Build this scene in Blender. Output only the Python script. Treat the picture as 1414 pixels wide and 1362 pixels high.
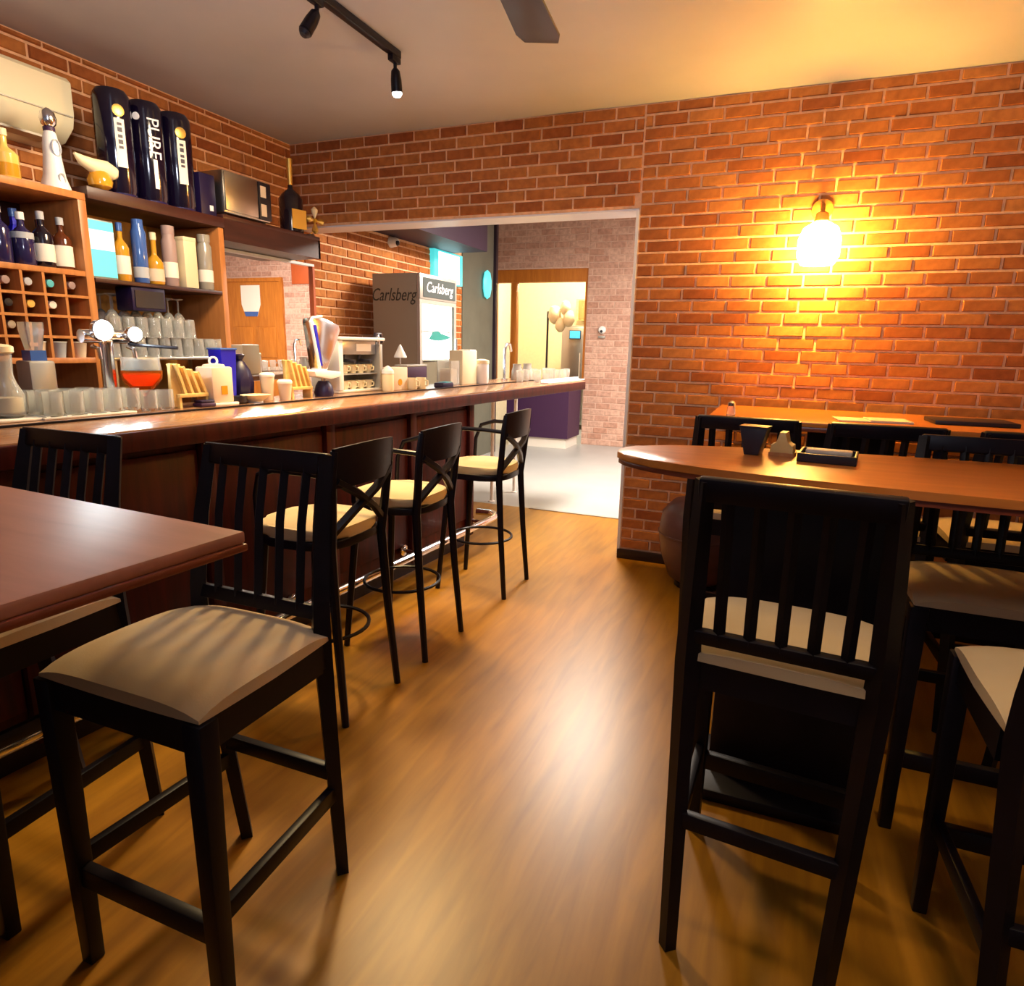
import bpy, bmesh, math, random
from mathutils import Vector, Matrix
random.seed(7)
S = bpy.context.scene
for o in list(bpy.data.objects): bpy.data.objects.remove(o)
COL = S.collection
PI = math.pi

# ------------------------------------------------------------------ camera
cam_d = bpy.data.cameras.new('camera'); cam = bpy.data.objects.new('camera', cam_d); COL.objects.link(cam)
yaw, pit, rol = [math.radians(a) for a in (21.9, 12.68, 1.25)]
fw = Vector((-math.sin(yaw)*math.cos(pit), math.cos(yaw)*math.cos(pit), -math.sin(pit)))
rt = Vector((math.cos(yaw), math.sin(yaw), 0)); up = rt.cross(fw)
r2 = rt*math.cos(rol) + up*math.sin(rol); u2 = -rt*math.sin(rol) + up*math.cos(rol)
mw = Matrix((r2, u2, -fw)).transposed().to_4x4(); mw.translation = (0, 0, 1.40)
cam.matrix_world = mw
cam_d.sensor_fit = 'HORIZONTAL'; cam_d.sensor_width = 36.0; cam_d.lens = 905.58*36.0/1414
cam_d.clip_start = 0.02
S.camera = cam

# ------------------------------------------------------------------ view + world + lights
S.view_settings.view_transform = 'Standard'; S.view_settings.look = 'None'
S.view_settings.gamma = 1.0; S.view_settings.use_curve_mapping = False
S.view_settings.exposure = 0.50
W = bpy.data.worlds.new('world'); S.world = W; W.use_nodes = True
W.node_tree.nodes['Background'].inputs['Color'].default_value = (0.85, 0.80, 0.95, 1)
W.node_tree.nodes['Background'].inputs['Strength'].default_value = 0.12

def lamp(name, kind, loc, energy, color, size=0.1, target=None, angle=None, blend=0.5, sy=None):
    d = bpy.data.lights.new(name, kind); d.energy = energy; d.color = color
    if kind == 'AREA':
        d.size = size
        if sy: d.shape = 'RECTANGLE'; d.size_y = sy
    else: d.shadow_soft_size = size
    if kind == 'SPOT': d.spot_size = angle; d.spot_blend = blend
    o = bpy.data.objects.new(name, d); COL.objects.link(o); o.location = loc
    if target is not None:
        o.rotation_euler = (Vector(target)-Vector(loc)).to_track_quat('-Z', 'Y').to_euler()
    return o
# lamps: track heads, wall sconce, two added fill spots for ceiling and seats, the next room's lamps
lamp('track_spot_light', 'SPOT', (-1.92, 3.15, 2.60), 205, (1.0, 0.70, 0.32), 0.15, (-1.65, 2.15, 0), math.radians(98), 1.0)
lamp('track_spot_light', 'SPOT', (-1.95, 2.45, 2.60), 95, (1.0, 0.78, 0.52), 0.2, (-2.9, 2.4, 1.2), math.radians(140), 0.8)
lamp('sconce_light', 'POINT', (0.11, 4.11, 1.97), 100, (1.0, 0.53, 0.06), 0.05)
lamp('added_ceiling_fill', 'SPOT', (-0.4, 0.3, 2.25), 80, (0.80, 0.84, 1.0), 0.2, (-0.5, 0.9, 2.83), math.radians(170), 0.6)  # added unseen fill that brightens the ceiling; no pendant hangs here
lamp('added_seat_fill', 'SPOT', (0.45, 0.95, 2.72), 50, (1.0, 0.72, 0.40), 0.12, (0.38, 1.65, 0.75), math.radians(42), 1.0)  # added unseen fill that warms the right-hand seats; no fixture modelled
lamp('next_room_light', 'AREA', (-1.55, 5.9, 2.78), 140, (1.0, 0.88, 0.74), 0.5, (-1.55, 5.9, 0), sy=0.9)
lamp('hall_light', 'AREA', (0.2, 7.2, 3.1), 170, (1.0, 0.86, 0.76), 1.2, (0.2, 7.4, 0))
lamp('kitchen_light', 'POINT', (-3.1, 10.4, 2.75), 190, (1.0, 0.90, 0.68), 0.2)

# ------------------------------------------------------------------ materials
MATS = {}
def nt(name):
    m = bpy.data.materials.new(name); m.use_nodes = True
    return m, m.node_tree.nodes, m.node_tree.links, m.node_tree.nodes['Principled BSDF']
def plain(name, col, rough=0.5, metal=0.0, noise=0.0, nscale=20, bump=0.0, emit=None, estr=0.0, trans=0.0, alpha=1.0, coat=0.0, ior=1.45, spec=0.5):
    m, N, L, B = nt(name)
    B.inputs['Base Color'].default_value = (*col, 1); B.inputs['Roughness'].default_value = rough
    B.inputs['Metallic'].default_value = metal; B.inputs['IOR'].default_value = ior
    B.inputs['Transmission Weight'].default_value = trans; B.inputs['Alpha'].default_value = alpha
    B.inputs['Coat Weight'].default_value = coat; B.inputs['Specular IOR Level'].default_value = spec
    if emit: B.inputs['Emission Color'].default_value = (*emit, 1); B.inputs['Emission Strength'].default_value = estr
    if noise or bump:
        tc = N.new('ShaderNodeTexCoord'); n = N.new('ShaderNodeTexNoise'); n.inputs['Scale'].default_value = nscale; n.inputs['Detail'].default_value = 5
        L.new(tc.outputs['Object'], n.inputs['Vector'])
        if noise:
            r = N.new('ShaderNodeValToRGB')
            r.color_ramp.elements[0].color = (*[c*(1-noise) for c in col], 1); r.color_ramp.elements[0].position = 0.3
            r.color_ramp.elements[1].color = (*[min(1, c*(1+noise)) for c in col], 1); r.color_ramp.elements[1].position = 0.7
            L.new(n.outputs['Fac'], r.inputs['Fac']); L.new(r.outputs['Color'], B.inputs['Base Color'])
        if bump:
            b = N.new('ShaderNodeBump'); b.inputs['Strength'].default_value = bump; b.inputs['Distance'].default_value = 0.01
            L.new(n.outputs['Fac'], b.inputs['Height']); L.new(b.outputs['Normal'], B.inputs['Normal'])
    MATS[name] = m; return m
def wood(name, c1, c2, rough=0.35, scale=(1, 9, 9), sc=3.0, coat=0.0, spec=0.5):
    m, N, L, B = nt(name)
    tc = N.new('ShaderNodeTexCoord'); mp = N.new('ShaderNodeMapping'); mp.inputs['Scale'].default_value = scale
    n = N.new('ShaderNodeTexNoise'); n.inputs['Scale'].default_value = sc; n.inputs['Detail'].default_value = 8; n.inputs['Distortion'].default_value = 0.6
    r = N.new('ShaderNodeValToRGB'); r.color_ramp.elements[0].color = (*c1, 1); r.color_ramp.elements[1].color = (*c2, 1)
    r.color_ramp.elements[0].position = 0.32; r.color_ramp.elements[1].position = 0.68
    L.new(tc.outputs['Object'], mp.inputs['Vector']); L.new(mp.outputs['Vector'], n.inputs['Vector']); L.new(n.outputs['Fac'], r.inputs['Fac'])
    L.new(r.outputs['Color'], B.inputs['Base Color']); B.inputs['Roughness'].default_value = rough; B.inputs['Coat Weight'].default_value = coat
    B.inputs['Coat Roughness'].default_value = 0.15; B.inputs['Specular IOR Level'].default_value = spec
    MATS[name] = m; return m
def brickmat(name, cols, island):
    m, N, L, B = nt(name)
    if island: g = N.new('ShaderNodeNewGeometry'); out = g.outputs['Random Per Island']
    else: g = N.new('ShaderNodeObjectInfo'); out = g.outputs['Random']
    r = N.new('ShaderNodeValToRGB'); r.color_ramp.interpolation = 'LINEAR'
    els = r.color_ramp.elements
    while len(els) < len(cols): els.new(0.5)
    for i, c in enumerate(cols): els[i].position = i/(len(cols)-1); els[i].color = (*c, 1)
    tc = N.new('ShaderNodeTexCoord'); n = N.new('ShaderNodeTexNoise'); n.inputs['Scale'].default_value = 25; n.inputs['Detail'].default_value = 6
    L.new(tc.outputs['Object'], n.inputs['Vector'])
    mx = N.new('ShaderNodeMix'); mx.data_type = 'RGBA'; mx.blend_type = 'MULTIPLY'; mx.inputs['Factor'].default_value = 0.55
    r3 = N.new('ShaderNodeValToRGB'); r3.color_ramp.elements[0].position = 0.3; r3.color_ramp.elements[0].color = (.45, .4, .4, 1); r3.color_ramp.elements[1].position = 0.65
    L.new(n.outputs['Fac'], r3.inputs['Fac']); L.new(out, r.inputs['Fac'])
    L.new(r.outputs['Color'], mx.inputs['A']); L.new(r3.outputs['Color'], mx.inputs['B']); L.new(mx.outputs['Result'], B.inputs['Base Color'])
    b = N.new('ShaderNodeBump'); b.inputs['Strength'].default_value = 0.4; b.inputs['Distance'].default_value = 0.004
    L.new(n.outputs['Fac'], b.inputs['Height']); L.new(b.outputs['Normal'], B.inputs['Normal'])
    B.inputs['Roughness'].default_value = 0.8; B.inputs['Specular IOR Level'].default_value = 0.2
    MATS[name] = m; return m
BR = [(.33, .085, .022), (.44, .14, .034), (.51, .18, .045), (.40, .115, .03), (.56, .215, .058), (.47, .155, .037)]
brickmat('brick', BR, False); brickmat('brick_field', BR, True)
brickmat('brick_far', [(.52, .30, .22), (.60, .38, .29), (.64, .42, .32), (.50, .28, .20)], True)
plain('mortar', (.80, .46, .25), 0.9, noise=.15, nscale=30, bump=.3)
plain('mortar_far', (.60, .41, .32), 0.9, noise=.1)
plain('ceiling', (.50, .51, .57), 0.42, noise=.05, nscale=2)
plain('ceiling_dark', (.022, .008, .022), 0.6)
plain('soffit', (.75, .75, .80), 0.35)
plain('plaster', (.72, .66, .56), 0.8, noise=.04)
plain('olive_wall', (.12, .12, .09), 0.6, noise=.1, nscale=4)
plain('yellow_wall', (.80, .66, .36), 0.7, noise=.04)
plain('tile', (.36, .37, .36), 0.30, noise=.05, nscale=3)
plain('baseboard', (.02, .008, .006), 0.4)
wood('floorwood', (.215, .088, .004), (.33, .145, .008), 0.36, (9, 1, 1), 2.2, 0.0, 0.42)
wood('bar_top', (.26, .12, .055), (.36, .18, .09), 0.22, (9, 1, 9), 3, 0.3)
wood('bar_front', (.030, .003, .002), (.075, .006, .003), 0.5, (9, 9, 1), 3, 0.0, 0.2)
wood('bar_dark', (.012, .006, .012), (.022, .01, .022), 0.35, (9, 9, 1), 3)
wood('table_red', (.36, .125, .062), (.44, .16, .085), 0.42, (1, 9, 9), 3, 0.0, 1.0)
wood('table_edge', (.13, .025, .01), (.18, .04, .015), 0.35, (1, 9, 9), 3)
wood('table_orange', (.42, .13, .018), (.56, .19, .03), 0.28, (1, 9, 9), 3, 0.3)
wood('cabinet', (.42, .15, .04), (.56, .22, .06), 0.4, (9, 9, 1), 3)
wood('panel_ochre', (.36, .17, .03), (.46, .22, .04), 0.5, (9, 9, 1), 3)
wood('shelf_dark', (.035, .008, .006), (.06, .014, .009), 0.4, (9, 1, 9), 3)
wood('pale_wood', (.66, .42, .12), (.80, .54, .20), 0.5, (1, 9, 9), 3)
wood('door_brown', (.42, .13, .015), (.54, .19, .025), 0.4, (9, 9, 1), 3)
plain('black_wood', (.006, .004, .007), 0.42, noise=.3, nscale=12, spec=.28)
plain('black_metal', (.006, .004, .008), 0.36, spec=.3)
plain('black_plastic', (.015, .012, .018), 0.4)
def fabricmat():
    m, N, L, B = nt('beige_fabric')
    tc = N.new('ShaderNodeTexCoord'); n = N.new('ShaderNodeTexNoise'); n.inputs['Scale'].default_value = 6; n.inputs['Detail'].default_value = 3
    n2 = N.new('ShaderNodeTexNoise'); n2.inputs['Scale'].default_value = 220
    r = N.new('ShaderNodeValToRGB'); r.color_ramp.elements[0].color = (.50, .36, .19, 1); r.color_ramp.elements[1].color = (.60, .45, .26, 1)
    L.new(tc.outputs['Object'], n.inputs['Vector']); L.new(tc.outputs['Object'], n2.inputs['Vector']); L.new(n.outputs['Fac'], r.inputs['Fac'])
    L.new(r.outputs['Color'], B.inputs['Base Color']); B.inputs['Roughness'].default_value = 0.9; B.inputs['Specular IOR Level'].default_value = 0.1
    b = N.new('ShaderNodeBump'); b.inputs['Strength'].default_value = 0.15; b.inputs['Distance'].default_value = 0.002
    L.new(n2.outputs['Fac'], b.inputs['Height']); L.new(b.outputs['Normal'], B.inputs['Normal'])
    MATS['beige_fabric'] = m
fabricmat()
plain('chrome', (.85, .85, .88), 0.15, 1.0)
plain('steel', (.55, .52, .46), 0.32, 1.0)
plain('dull_steel', (.40, .38, .34), 0.5, 0.6)
plain('gold', (.75, .48, .12), 0.35, 0.8)
plain('glass', (.95, .96, .93), 0.05, trans=0.82, ior=1.40)
plain('pane', (.95, .97, .95), 0.03, trans=1.0, ior=1.05)
plain('white', (.80, .76, .68), 0.5)
plain('cream', (.78, .66, .42), 0.5)
plain('cream_box', (.72, .56, .40), 0.6)
plain('ac_cream', (.74, .66, .46), 0.45)
plain('ceramic', (.82, .82, .80), 0.25)
plain('grey_print', (.45, .47, .50), 0.4)
plain('bottle_dark', (.010, .006, .012), 0.12, coat=.5)
plain('bottle_brown', (.10, .025, .008), 0.12, coat=.5)
plain('bottle_navy', (.02, .015, .07), 0.15, coat=.5)
plain('bottle_blue', (.05, .12, .38), 0.15, coat=.4)
plain('bottle_amber', (.60, .28, .02), 0.12, coat=.5)
plain('bottle_tequila', (.80, .52, .12), 0.12, coat=.5)
plain('bottle_grey', (.32, .29, .24), 0.2, coat=.3)
plain('bottle_cyan', (.10, .50, .55), 0.2)
plain('label_white', (.85, .80, .70), 0.6)
plain('keg_blue', (.004, .002, .012), 0.14, coat=.6)
plain('print_white', (.80, .78, .82), 0.5)
plain('print_dark', (.05, .04, .06), 0.5)
plain('mauve', (.35, .24, .22), 0.5)
plain('red_drink', (.85, .05, .01), 0.2, emit=(1, .05, .0), estr=0.5)  # slight glow put into the colour so the drink looks bright
plain('orange_glass', (1.0, .40, .05), 0.05, trans=.85, ior=1.2)
plain('royal_blue', (.01, .01, .55), 0.4)
plain('navy', (.010, .005, .04), 0.4)
plain('purple', (.045, .014, .055), 0.5)
plain('teal', (.02, .20, .18), 0.4)
plain('sign_grey', (.045, .06, .06), 0.5)
plain('carls_green', (.03, .03, .02), 0.5)
plain('leather', (.11, .05, .045), 0.4, noise=.2, nscale=9, bump=.2)
plain('red_board', (.45, .09, .02), 0.6)
plain('mirror', (.92, .92, .92), 0.0, 1.0)
plain('lamp_white', (1, 1, 1), 0.4, emit=(.80, .95, 1.0), estr=100.0)
plain('lamp_shade', (1, .95, .8), 0.4, emit=(1.0, .80, .42), estr=26.0, alpha=.3)
plain('spot_face', (1, 1, 1), 0.4, emit=(1.0, .95, .88), estr=9.0)
plain('cyan_lit', (.3, .9, .9), 0.4, emit=(.55, .97, 1.0), estr=2.6)
plain('teal_lit', (.1, .5, .5), 0.4, emit=(.05, .50, .52), estr=0.9)
plain('fridge_lit', (1, 1, 1), 0.4, emit=(.86, .97, 1.0), estr=3.0)
plain('screen_cyan', (.03, .25, .24), 0.4, emit=(.20, .75, .70), estr=0.75)
plain('screen_white', (.6, .6, .58), 0.4, emit=(.95, .93, .86), estr=0.6)
plain('screen_blue', (.05, .3, .5), 0.4, emit=(.04, .28, .50), estr=0.8)
plain('panel_lit', (1, 1, 1), 0.4, emit=(1.0, .90, .76), estr=9.0)
plain('fridge_side', (.30, .27, .20), 0.45, 0.2)
plain('fan_brown', (.05, .025, .035), 0.4)

# ------------------------------------------------------------------ mesh helpers
class MB:
    def __init__(s): s.b = bmesh.new()
    def box(s, x0, x1, y0, y1, z0, z1, bev=0.0, mtx=None):
        vs = [s.b.verts.new((x, y, z)) for x in (x0, x1) for y in (y0, y1) for z in (z0, z1)]
        fs = [(0, 1, 3, 2), (4, 6, 7, 5), (0, 4, 5, 1), (2, 3, 7, 6), (0, 2, 6, 4), (1, 5, 7, 3)]
        faces = [s.b.faces.new([vs[i] for i in f]) for f in fs]
        if bev:
            es = list({e for f in faces for e in f.edges})
            r = bmesh.ops.bevel(s.b, geom=es, offset=bev, segments=2, affect='EDGES', profile=0.5)
            vs = list({v for f in r['faces'] for v in f.verts} | {v for v in vs if v.is_valid})
        if mtx: bmesh.ops.transform(s.b, matrix=mtx, verts=[v for v in vs if v.is_valid])
        return s
    def bar(s, p, q, w, d, w2=None, d2=None, bev=0.0, upv=(0, 1, 0)):
        # square bar from p to q; w along side axis, d along upv-ish axis
        p, q = Vector(p), Vector(q); ax = (q-p).normalized(); u = Vector(upv)
        if abs(ax.dot(u)) > .95: u = Vector((1, 0, 0))
        sx = ax.cross(u).normalized(); sy = sx.cross(ax).normalized()
        w2 = w if w2 is None else w2; d2 = d if d2 is None else d2
        vs = []
        for c, ww, dd in ((p, w, d), (q, w2, d2)):
            for a, b2 in ((-1, -1), (1, -1), (1, 1), (-1, 1)):
                vs.append(s.b.verts.new(c + sx*a*ww/2 + sy*b2*dd/2))
        fs = [(3, 2, 1, 0), (4, 5, 6, 7), (0, 1, 5, 4), (1, 2, 6, 5), (2, 3, 7, 6), (3, 0, 4, 7)]
        faces = [s.b.faces.new([vs[i] for i in f]) for f in fs]
        if bev:
            bmesh.ops.bevel(s.b, geom=list({e for f in faces for e in f.edges}), offset=bev, segments=2, affect='EDGES', profile=0.5)
        return s
    def tube(s, pts, r, seg=8, closed=False, caps=True):
        pts = [Vector(p) for p in pts]; n = len(pts); rings = []
        rs = r if isinstance(r, (list, tuple)) else [r]*n
        prev = None
        for i in range(n):
            if closed: t = (pts[(i+1) % n]-pts[i-1]).normalized()
            else: t = (pts[min(i+1, n-1)]-pts[max(i-1, 0)]).normalized()
            if prev is None:
                u = Vector((0, 0, 1)) if abs(t.z) < .9 else Vector((1, 0, 0))
            else: u = prev
            a = (u - t*u.dot(t)).normalized(); b2 = t.cross(a); prev = a
            rings.append([s.b.verts.new(pts[i] + (a*math.cos(k*2*PI/seg) + b2*math.sin(k*2*PI/seg))*rs[i]) for k in range(seg)])
        for i in range(n if closed else n-1):
            A, B2 = rings[i], rings[(i+1) % n]
            for k in range(seg): s.b.faces.new((A[k], A[(k+1) % seg], B2[(k+1) % seg], B2[k]))
        if caps and not closed:
            s.b.faces.new(list(reversed(rings[0]))); s.b.faces.new(rings[-1])
        return s
    def lathe(s, prof, c=(0, 0, 0), seg=16, axis='Z', sx=1.0, sy=1.0):
        rings = []
        for (r, z) in prof:
            ring = []
            for k in range(seg):
                a = 2*PI*k/seg; x, y = max(r, .0004)*math.cos(a)*sx, max(r, .0004)*math.sin(a)*sy
                v = (x, y, z) if axis == 'Z' else ((z, x, y) if axis == 'X' else (x, z, y))
                ring.append(s.b.verts.new(Vector(v)+Vector(c)))
            rings.append(ring)
        for A, B2 in zip(rings, rings[1:]):
            for k in range(seg):
                f = (A[k], A[(k+1) % seg], B2[(k+1) % seg], B2[k])
                s.b.faces.new(f if axis != 'Y' else f[::-1])
        s.b.faces.new(list(reversed(rings[0]))); s.b.faces.new(rings[-1])
        return s
    def prism(s, poly, z0, z1, bev=0.0, axis='Z'):
        def P(x, y, z): return (x, y, z) if axis == 'Z' else ((z, x, y) if axis == 'X' else (x, z, y))
        lo = [s.b.verts.new(P(x, y, z0)) for x, y in poly]; hi = [s.b.verts.new(P(x, y, z1)) for x, y in poly]; n = len(poly)
        fs = [s.b.faces.new(list(reversed(lo))), s.b.faces.new(hi)]
        for i in range(n): fs.append(s.b.faces.new((lo[i], lo[(i+1) % n], hi[(i+1) % n], hi[i])))
        if bev:
            es = list(set(fs[0].edges) | set(fs[1].edges))
            bmesh.ops.bevel(s.b, geom=es, offset=bev, segments=2, affect='EDGES', profile=0.5)
        return s
    def rot(s, axis, ang, c=(0, 0, 0)):
        bmesh.ops.rotate(s.b, cent=c, matrix=Matrix.Rotation(ang, 3, axis), verts=s.b.verts); return s
    def move(s, v): bmesh.ops.translate(s.b, vec=v, verts=s.b.verts); return s
    def mesh(s, name, smooth=True):
        bmesh.ops.recalc_face_normals(s.b, faces=s.b.faces)
        me = bpy.data.meshes.new(name); s.b.to_mesh(me); s.b.free()
        if smooth:
            for p in me.polygons: p.use_smooth = True
            try: me.set_sharp_from_angle(angle=math.radians(38))
            except Exception: pass
        return me
    def build(s, name, mat, parent=None, loc=None, smooth=True):
        me = s.mesh(name, smooth); me.materials.append(MATS[mat])
        return link(name, me, parent, loc)
def link(name, me, parent=None, loc=None):
    o = bpy.data.objects.new(name, me); COL.objects.link(o)
    if parent: o.parent = parent
    if loc is not None: o.location = loc
    return o
def tag(o, label, cat, group=None):
    o['label'] = label; o['category'] = cat
    if group: o['group'] = group
    return o
def struct(o): o['kind'] = 'structure'; return o
def stuff(o): o['kind'] = 'stuff'; return o
def thing(name, label, cat, loc=(0, 0, 0), rz=0.0, group=None):
    o = bpy.data.objects.new(name, None); COL.objects.link(o); o.empty_display_size = 0.05
    o.location = loc; o.rotation_euler = (0, 0, rz)
    return tag(o, label, cat, group)
def dup(root, loc, rz, label, group=None):
    r = root.copy(); COL.objects.link(r); r.location = loc; r.rotation_euler = (0, 0, rz); r['label'] = label
    if group: r['group'] = group
    for ch in list(root.children):
        c = ch.copy(); COL.objects.link(c); c.parent = r
        for g in list(ch.children):
            d = g.copy(); COL.objects.link(d); d.parent = c
    return r
def text(name, s, size, mat, parent, loc, rot, extrude=0.001, shear=0.0, sx=1.0):
    cu = bpy.data.curves.new(name, 'FONT'); cu.body = s; cu.size = size; cu.extrude = extrude; cu.shear = shear
    cu.align_x = 'CENTER'; cu.align_y = 'CENTER'; cu.resolution_u = 3
    t = bpy.data.objects.new(name, cu); COL.objects.link(t)
    dg = bpy.context.evaluated_depsgraph_get(); me = bpy.data.meshes.new_from_object(t.evaluated_get(dg))
    bpy.data.objects.remove(t); me.materials.clear(); me.materials.append(MATS[mat])
    o = link(name, me, parent, loc); o.rotation_euler = rot; o.scale = (sx, 1, 1); return o

# ------------------------------------------------------------------ room shell
WY, WX, CZ, DT, DR = 4.26, -3.54, 2.81, 2.235, -0.915       # back wall, left wall, ceiling, opening top, opening right edge
WT = 0.17
struct(MB().box(WX-.2, 2.8, -3.2, 5.28, -.1, 0).build('floor', 'floorwood'))
struct(MB().box(-5.0, 4.6, 5.28, 12.6, -.1, .0).build('floor', 'tile'))
struct(MB().box(-1.95, DR+.02, 5.26, 5.30, 0.0, .006).build('trim_1', 'dull_steel'))
struct(MB().box(WX-.2, 2.8, -3.2, WY+WT, CZ, CZ+.1).build('ceiling', 'ceiling'))
struct(MB().box(-5.0, 4.6, WY+WT, 12.6, 3.25, 3.35).build('ceiling', 'ceiling'))
struct(MB().box(WX+.018, -3.06, WY+WT+.06, 6.75, 2.37, 3.24).build('ceiling', 'ceiling_dark'))
m = MB(); m.box(DR, 2.8, WY, WY+WT, 0, CZ); m.box(WX, DR, WY, WY+WT, DT, CZ)
wall_back = struct(m.build('wall_back', 'mortar', smooth=False))
# plastered underside of the opening and a pale corner bead on its right edge
MB().box(WX+.002, DR-.002, WY+.004, WY+WT+.05, DT-.012, DT-.001).build('soffit', 'soffit', wall_back)
MB().box(WX+.002, DR, WY+WT, WY+WT+.05, DT, CZ+.4).build('lintel', 'soffit', wall_back)
MB().box(DR-.014, DR+.004, WY-.012, WY+WT, 0.03, DT-.012).build('corner_bead', 'soffit', wall_back)
struct(MB().box(DR-.01, 2.78, WY-.022, WY-.001, 0, .065, .004).build('baseboard_back', 'baseboard'))
wall_left = struct(MB().box(WX-.12, WX, -3.2, 8.02, 0, 3.25).build('wall_left', 'mortar', smooth=False))
wall_right = struct(MB().box(2.62, 2.8, -3.2, WY, 0, CZ).build('wall_right', 'plaster'))

def brick_mesh(w, h, d=.009, ch=.004):
    me = bpy.data.meshes.new('brick')
    v = []
    for (x, z) in ((-w/2, -h/2), (w/2, -h/2), (w/2, h/2), (-w/2, h/2)): v.append((x, 0, z))
    for (x, z) in ((-w/2+ch, -h/2+ch), (w/2-ch, -h/2+ch), (w/2-ch, h/2-ch), (-w/2+ch, h/2-ch)): v.append((x, -d, z))
    f = [(4, 5, 6, 7), (0, 1, 5, 4), (1, 2, 6, 5), (2, 3, 7, 6), (3, 0, 4, 7)]
    me.from_pydata(v, [], f); me.materials.append(MATS['brick']); return me
def stuff_bricks(name, items, mat, parent, rz):
    b = bmesh.new()
    for (x, y, z, w, h, d) in items:
        ch = .004; c, s = math.cos(rz), math.sin(rz); vs = []
        for (dd, k) in ((0, 0), (d, ch)):
            for (a, e) in ((-w/2+k, -h/2+k), (w/2-k, -h/2+k), (w/2-k, h/2-k), (-w/2+k, h/2-k)):
                vs.append(b.verts.new((x + a*c + dd*s, y + a*s - dd*c, z+e)))
        for f in ((4, 5, 6, 7), (0, 1, 5, 4), (1, 2, 6, 5), (2, 3, 7, 6), (3, 0, 4, 7)): b.faces.new([vs[i] for i in f])
    bmesh.ops.recalc_face_normals(b, faces=b.faces)
    me = bpy.data.meshes.new(name); b.to_mesh(me); b.free(); me.materials.append(MATS[mat])
    return stuff(link(name, me, parent))
def course(u0, u1, z0, z1, bw=.2, bh=.0705, gap=.012, skip=lambda u, z: False, jit=.006):
    """running bond: list of (u centre, z centre, w, h)"""
    out = []; z = z0; row = 0
    while z + .02 < z1:
        h = min(bh, z1-z); u = u0 - bw*(.5 if row % 2 else 0) - (row*37 % 5)*.012
        while u < u1:
            a, b2 = max(u, u0), min(u+bw, u1)
            if b2-a > .03 and not skip((a+b2)/2, z+h/2):
                out.append(((a+b2)/2, z+h/2, b2-a-gap, h-gap))
            u += bw
        z += bh; row += 1
    return out
_bm = {}
def place_bricks(wall, items, to_world, rz, score, limit=298):
    items = sorted(items, key=score)
    ind, rest = items[:limit], items[limit:]
    for (u, z, w, h) in ind:
        key = (round(w, 2), round(h, 3))
        if key not in _bm: _bm[key] = [brick_mesh(w, h, .007), brick_mesh(w, h, .010), brick_mesh(w, h, .012)]
        o = link('brick', random.choice(_bm[key]), wall)
        x, y = to_world(u); o.location = (x, y, z); o.rotation_euler = (random.uniform(-.01, .01), 0, rz)
    if rest:
        stuff_bricks('brick_field', [(*to_world(u), z, w, h, random.uniform(.006, .012)) for (u, z, w, h) in rest], 'brick_field', wall, rz)
its = course(DR+.005, 2.6, .07, CZ) + course(WX, DR+.005, DT+.01, CZ)
def sc_back(i):
    u, z, w, h = i; x = u
    hid = 3 if (z < 1.02 and u > -.25) else 0
    out = 4 if u > 1.0 - (z-1.0)*.04 else 0
    return hid + out + math.hypot(math.hypot(x+.2, 4.26), z-1.4)*.2
place_bricks(wall_back, its, lambda u: (u, WY), 0.0, sc_back)
its = course(1.0, 4.26, 2.0, CZ) + course(3.3, 4.26, .9, 2.0) + course(4.26, 7.10, 0.9, 2.36)
def sc_left(i):
    u, z, w, h = i
    return (5 if u > 4.26 else 0) + (2 if u < 1.75 else 0) + u*.1
place_bricks(wall_left, its, lambda u: (WX, u), PI/2, sc_left, 230)

# ------------------------------------------------------------------ the next room beyond the opening
FY = 9.3
m = MB(); m.box(-2.66, 4.6, FY, FY+.15, 0, 3.25); m.box(-4.6, -2.66, FY, FY+.15, 2.48, 3.25); m.box(-5.0, -4.15, FY, FY+.15, 0, 3.25)
wall_far = struct(m.build('wall_far', 'mortar_far', smooth=False))
def skip_door(u, z): return 1.27 < u < 2.57 and z < 2.44
its = course(-2.66, 4.3, .0, 3.2, .22, .088, .014, skip_door) + course(-4.15, -2.66, 2.49, 3.2, .22, .088, .014)
stuff_bricks('brick_field', [(u, FY, z, w, h, random.uniform(.005, .010)) for (u, z, w, h) in its], 'brick_far', wall_far, 0.0)
struct(MB().box(-5.0, WX-.12, 7.89, 8.02, 0, 3.25).build('wall_left_niche', 'olive_wall'))
struct(MB().box(-5.05, -4.9, 8.02, 12.6, 0, 3.25).build('wall_far_left', 'plaster'))
struct(MB().box(4.45, 4.6, WY+WT, 12.6, 0, 3.25).build('wall_far_right', 'plaster'))
struct(MB().box(WX+.002, WX+.016, 7.10, 7.97, 0, 3.2).build('trim_2', 'olive_wall'))
struct(MB().box(WX-.14, WX+.05, 7.98, 8.04, 0, 3.2).build('trim_3', 'bar_dark'))
# kitchen window band with brown posts and panes
wf = struct(MB().box(-4.12, -2.66, FY+.02, FY+.12, 2.30, 2.48).build('window_1', 'door_brown'))
for x0, x1 in ((-3.83, -3.74), (-4.12, -4.07), (-2.70, -2.66)):
    MB().box(x0, x1, FY+.02, FY+.12, .9, 2.30, .004).build('window_post', 'door_brown', wf)
for x0, x1 in ((-4.07, -3.83), (-3.74, -2.70)):
    MB().box(x0, x1, FY+.06, FY+.066, .92, 2.30).build('pane', 'pane', wf)
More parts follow.
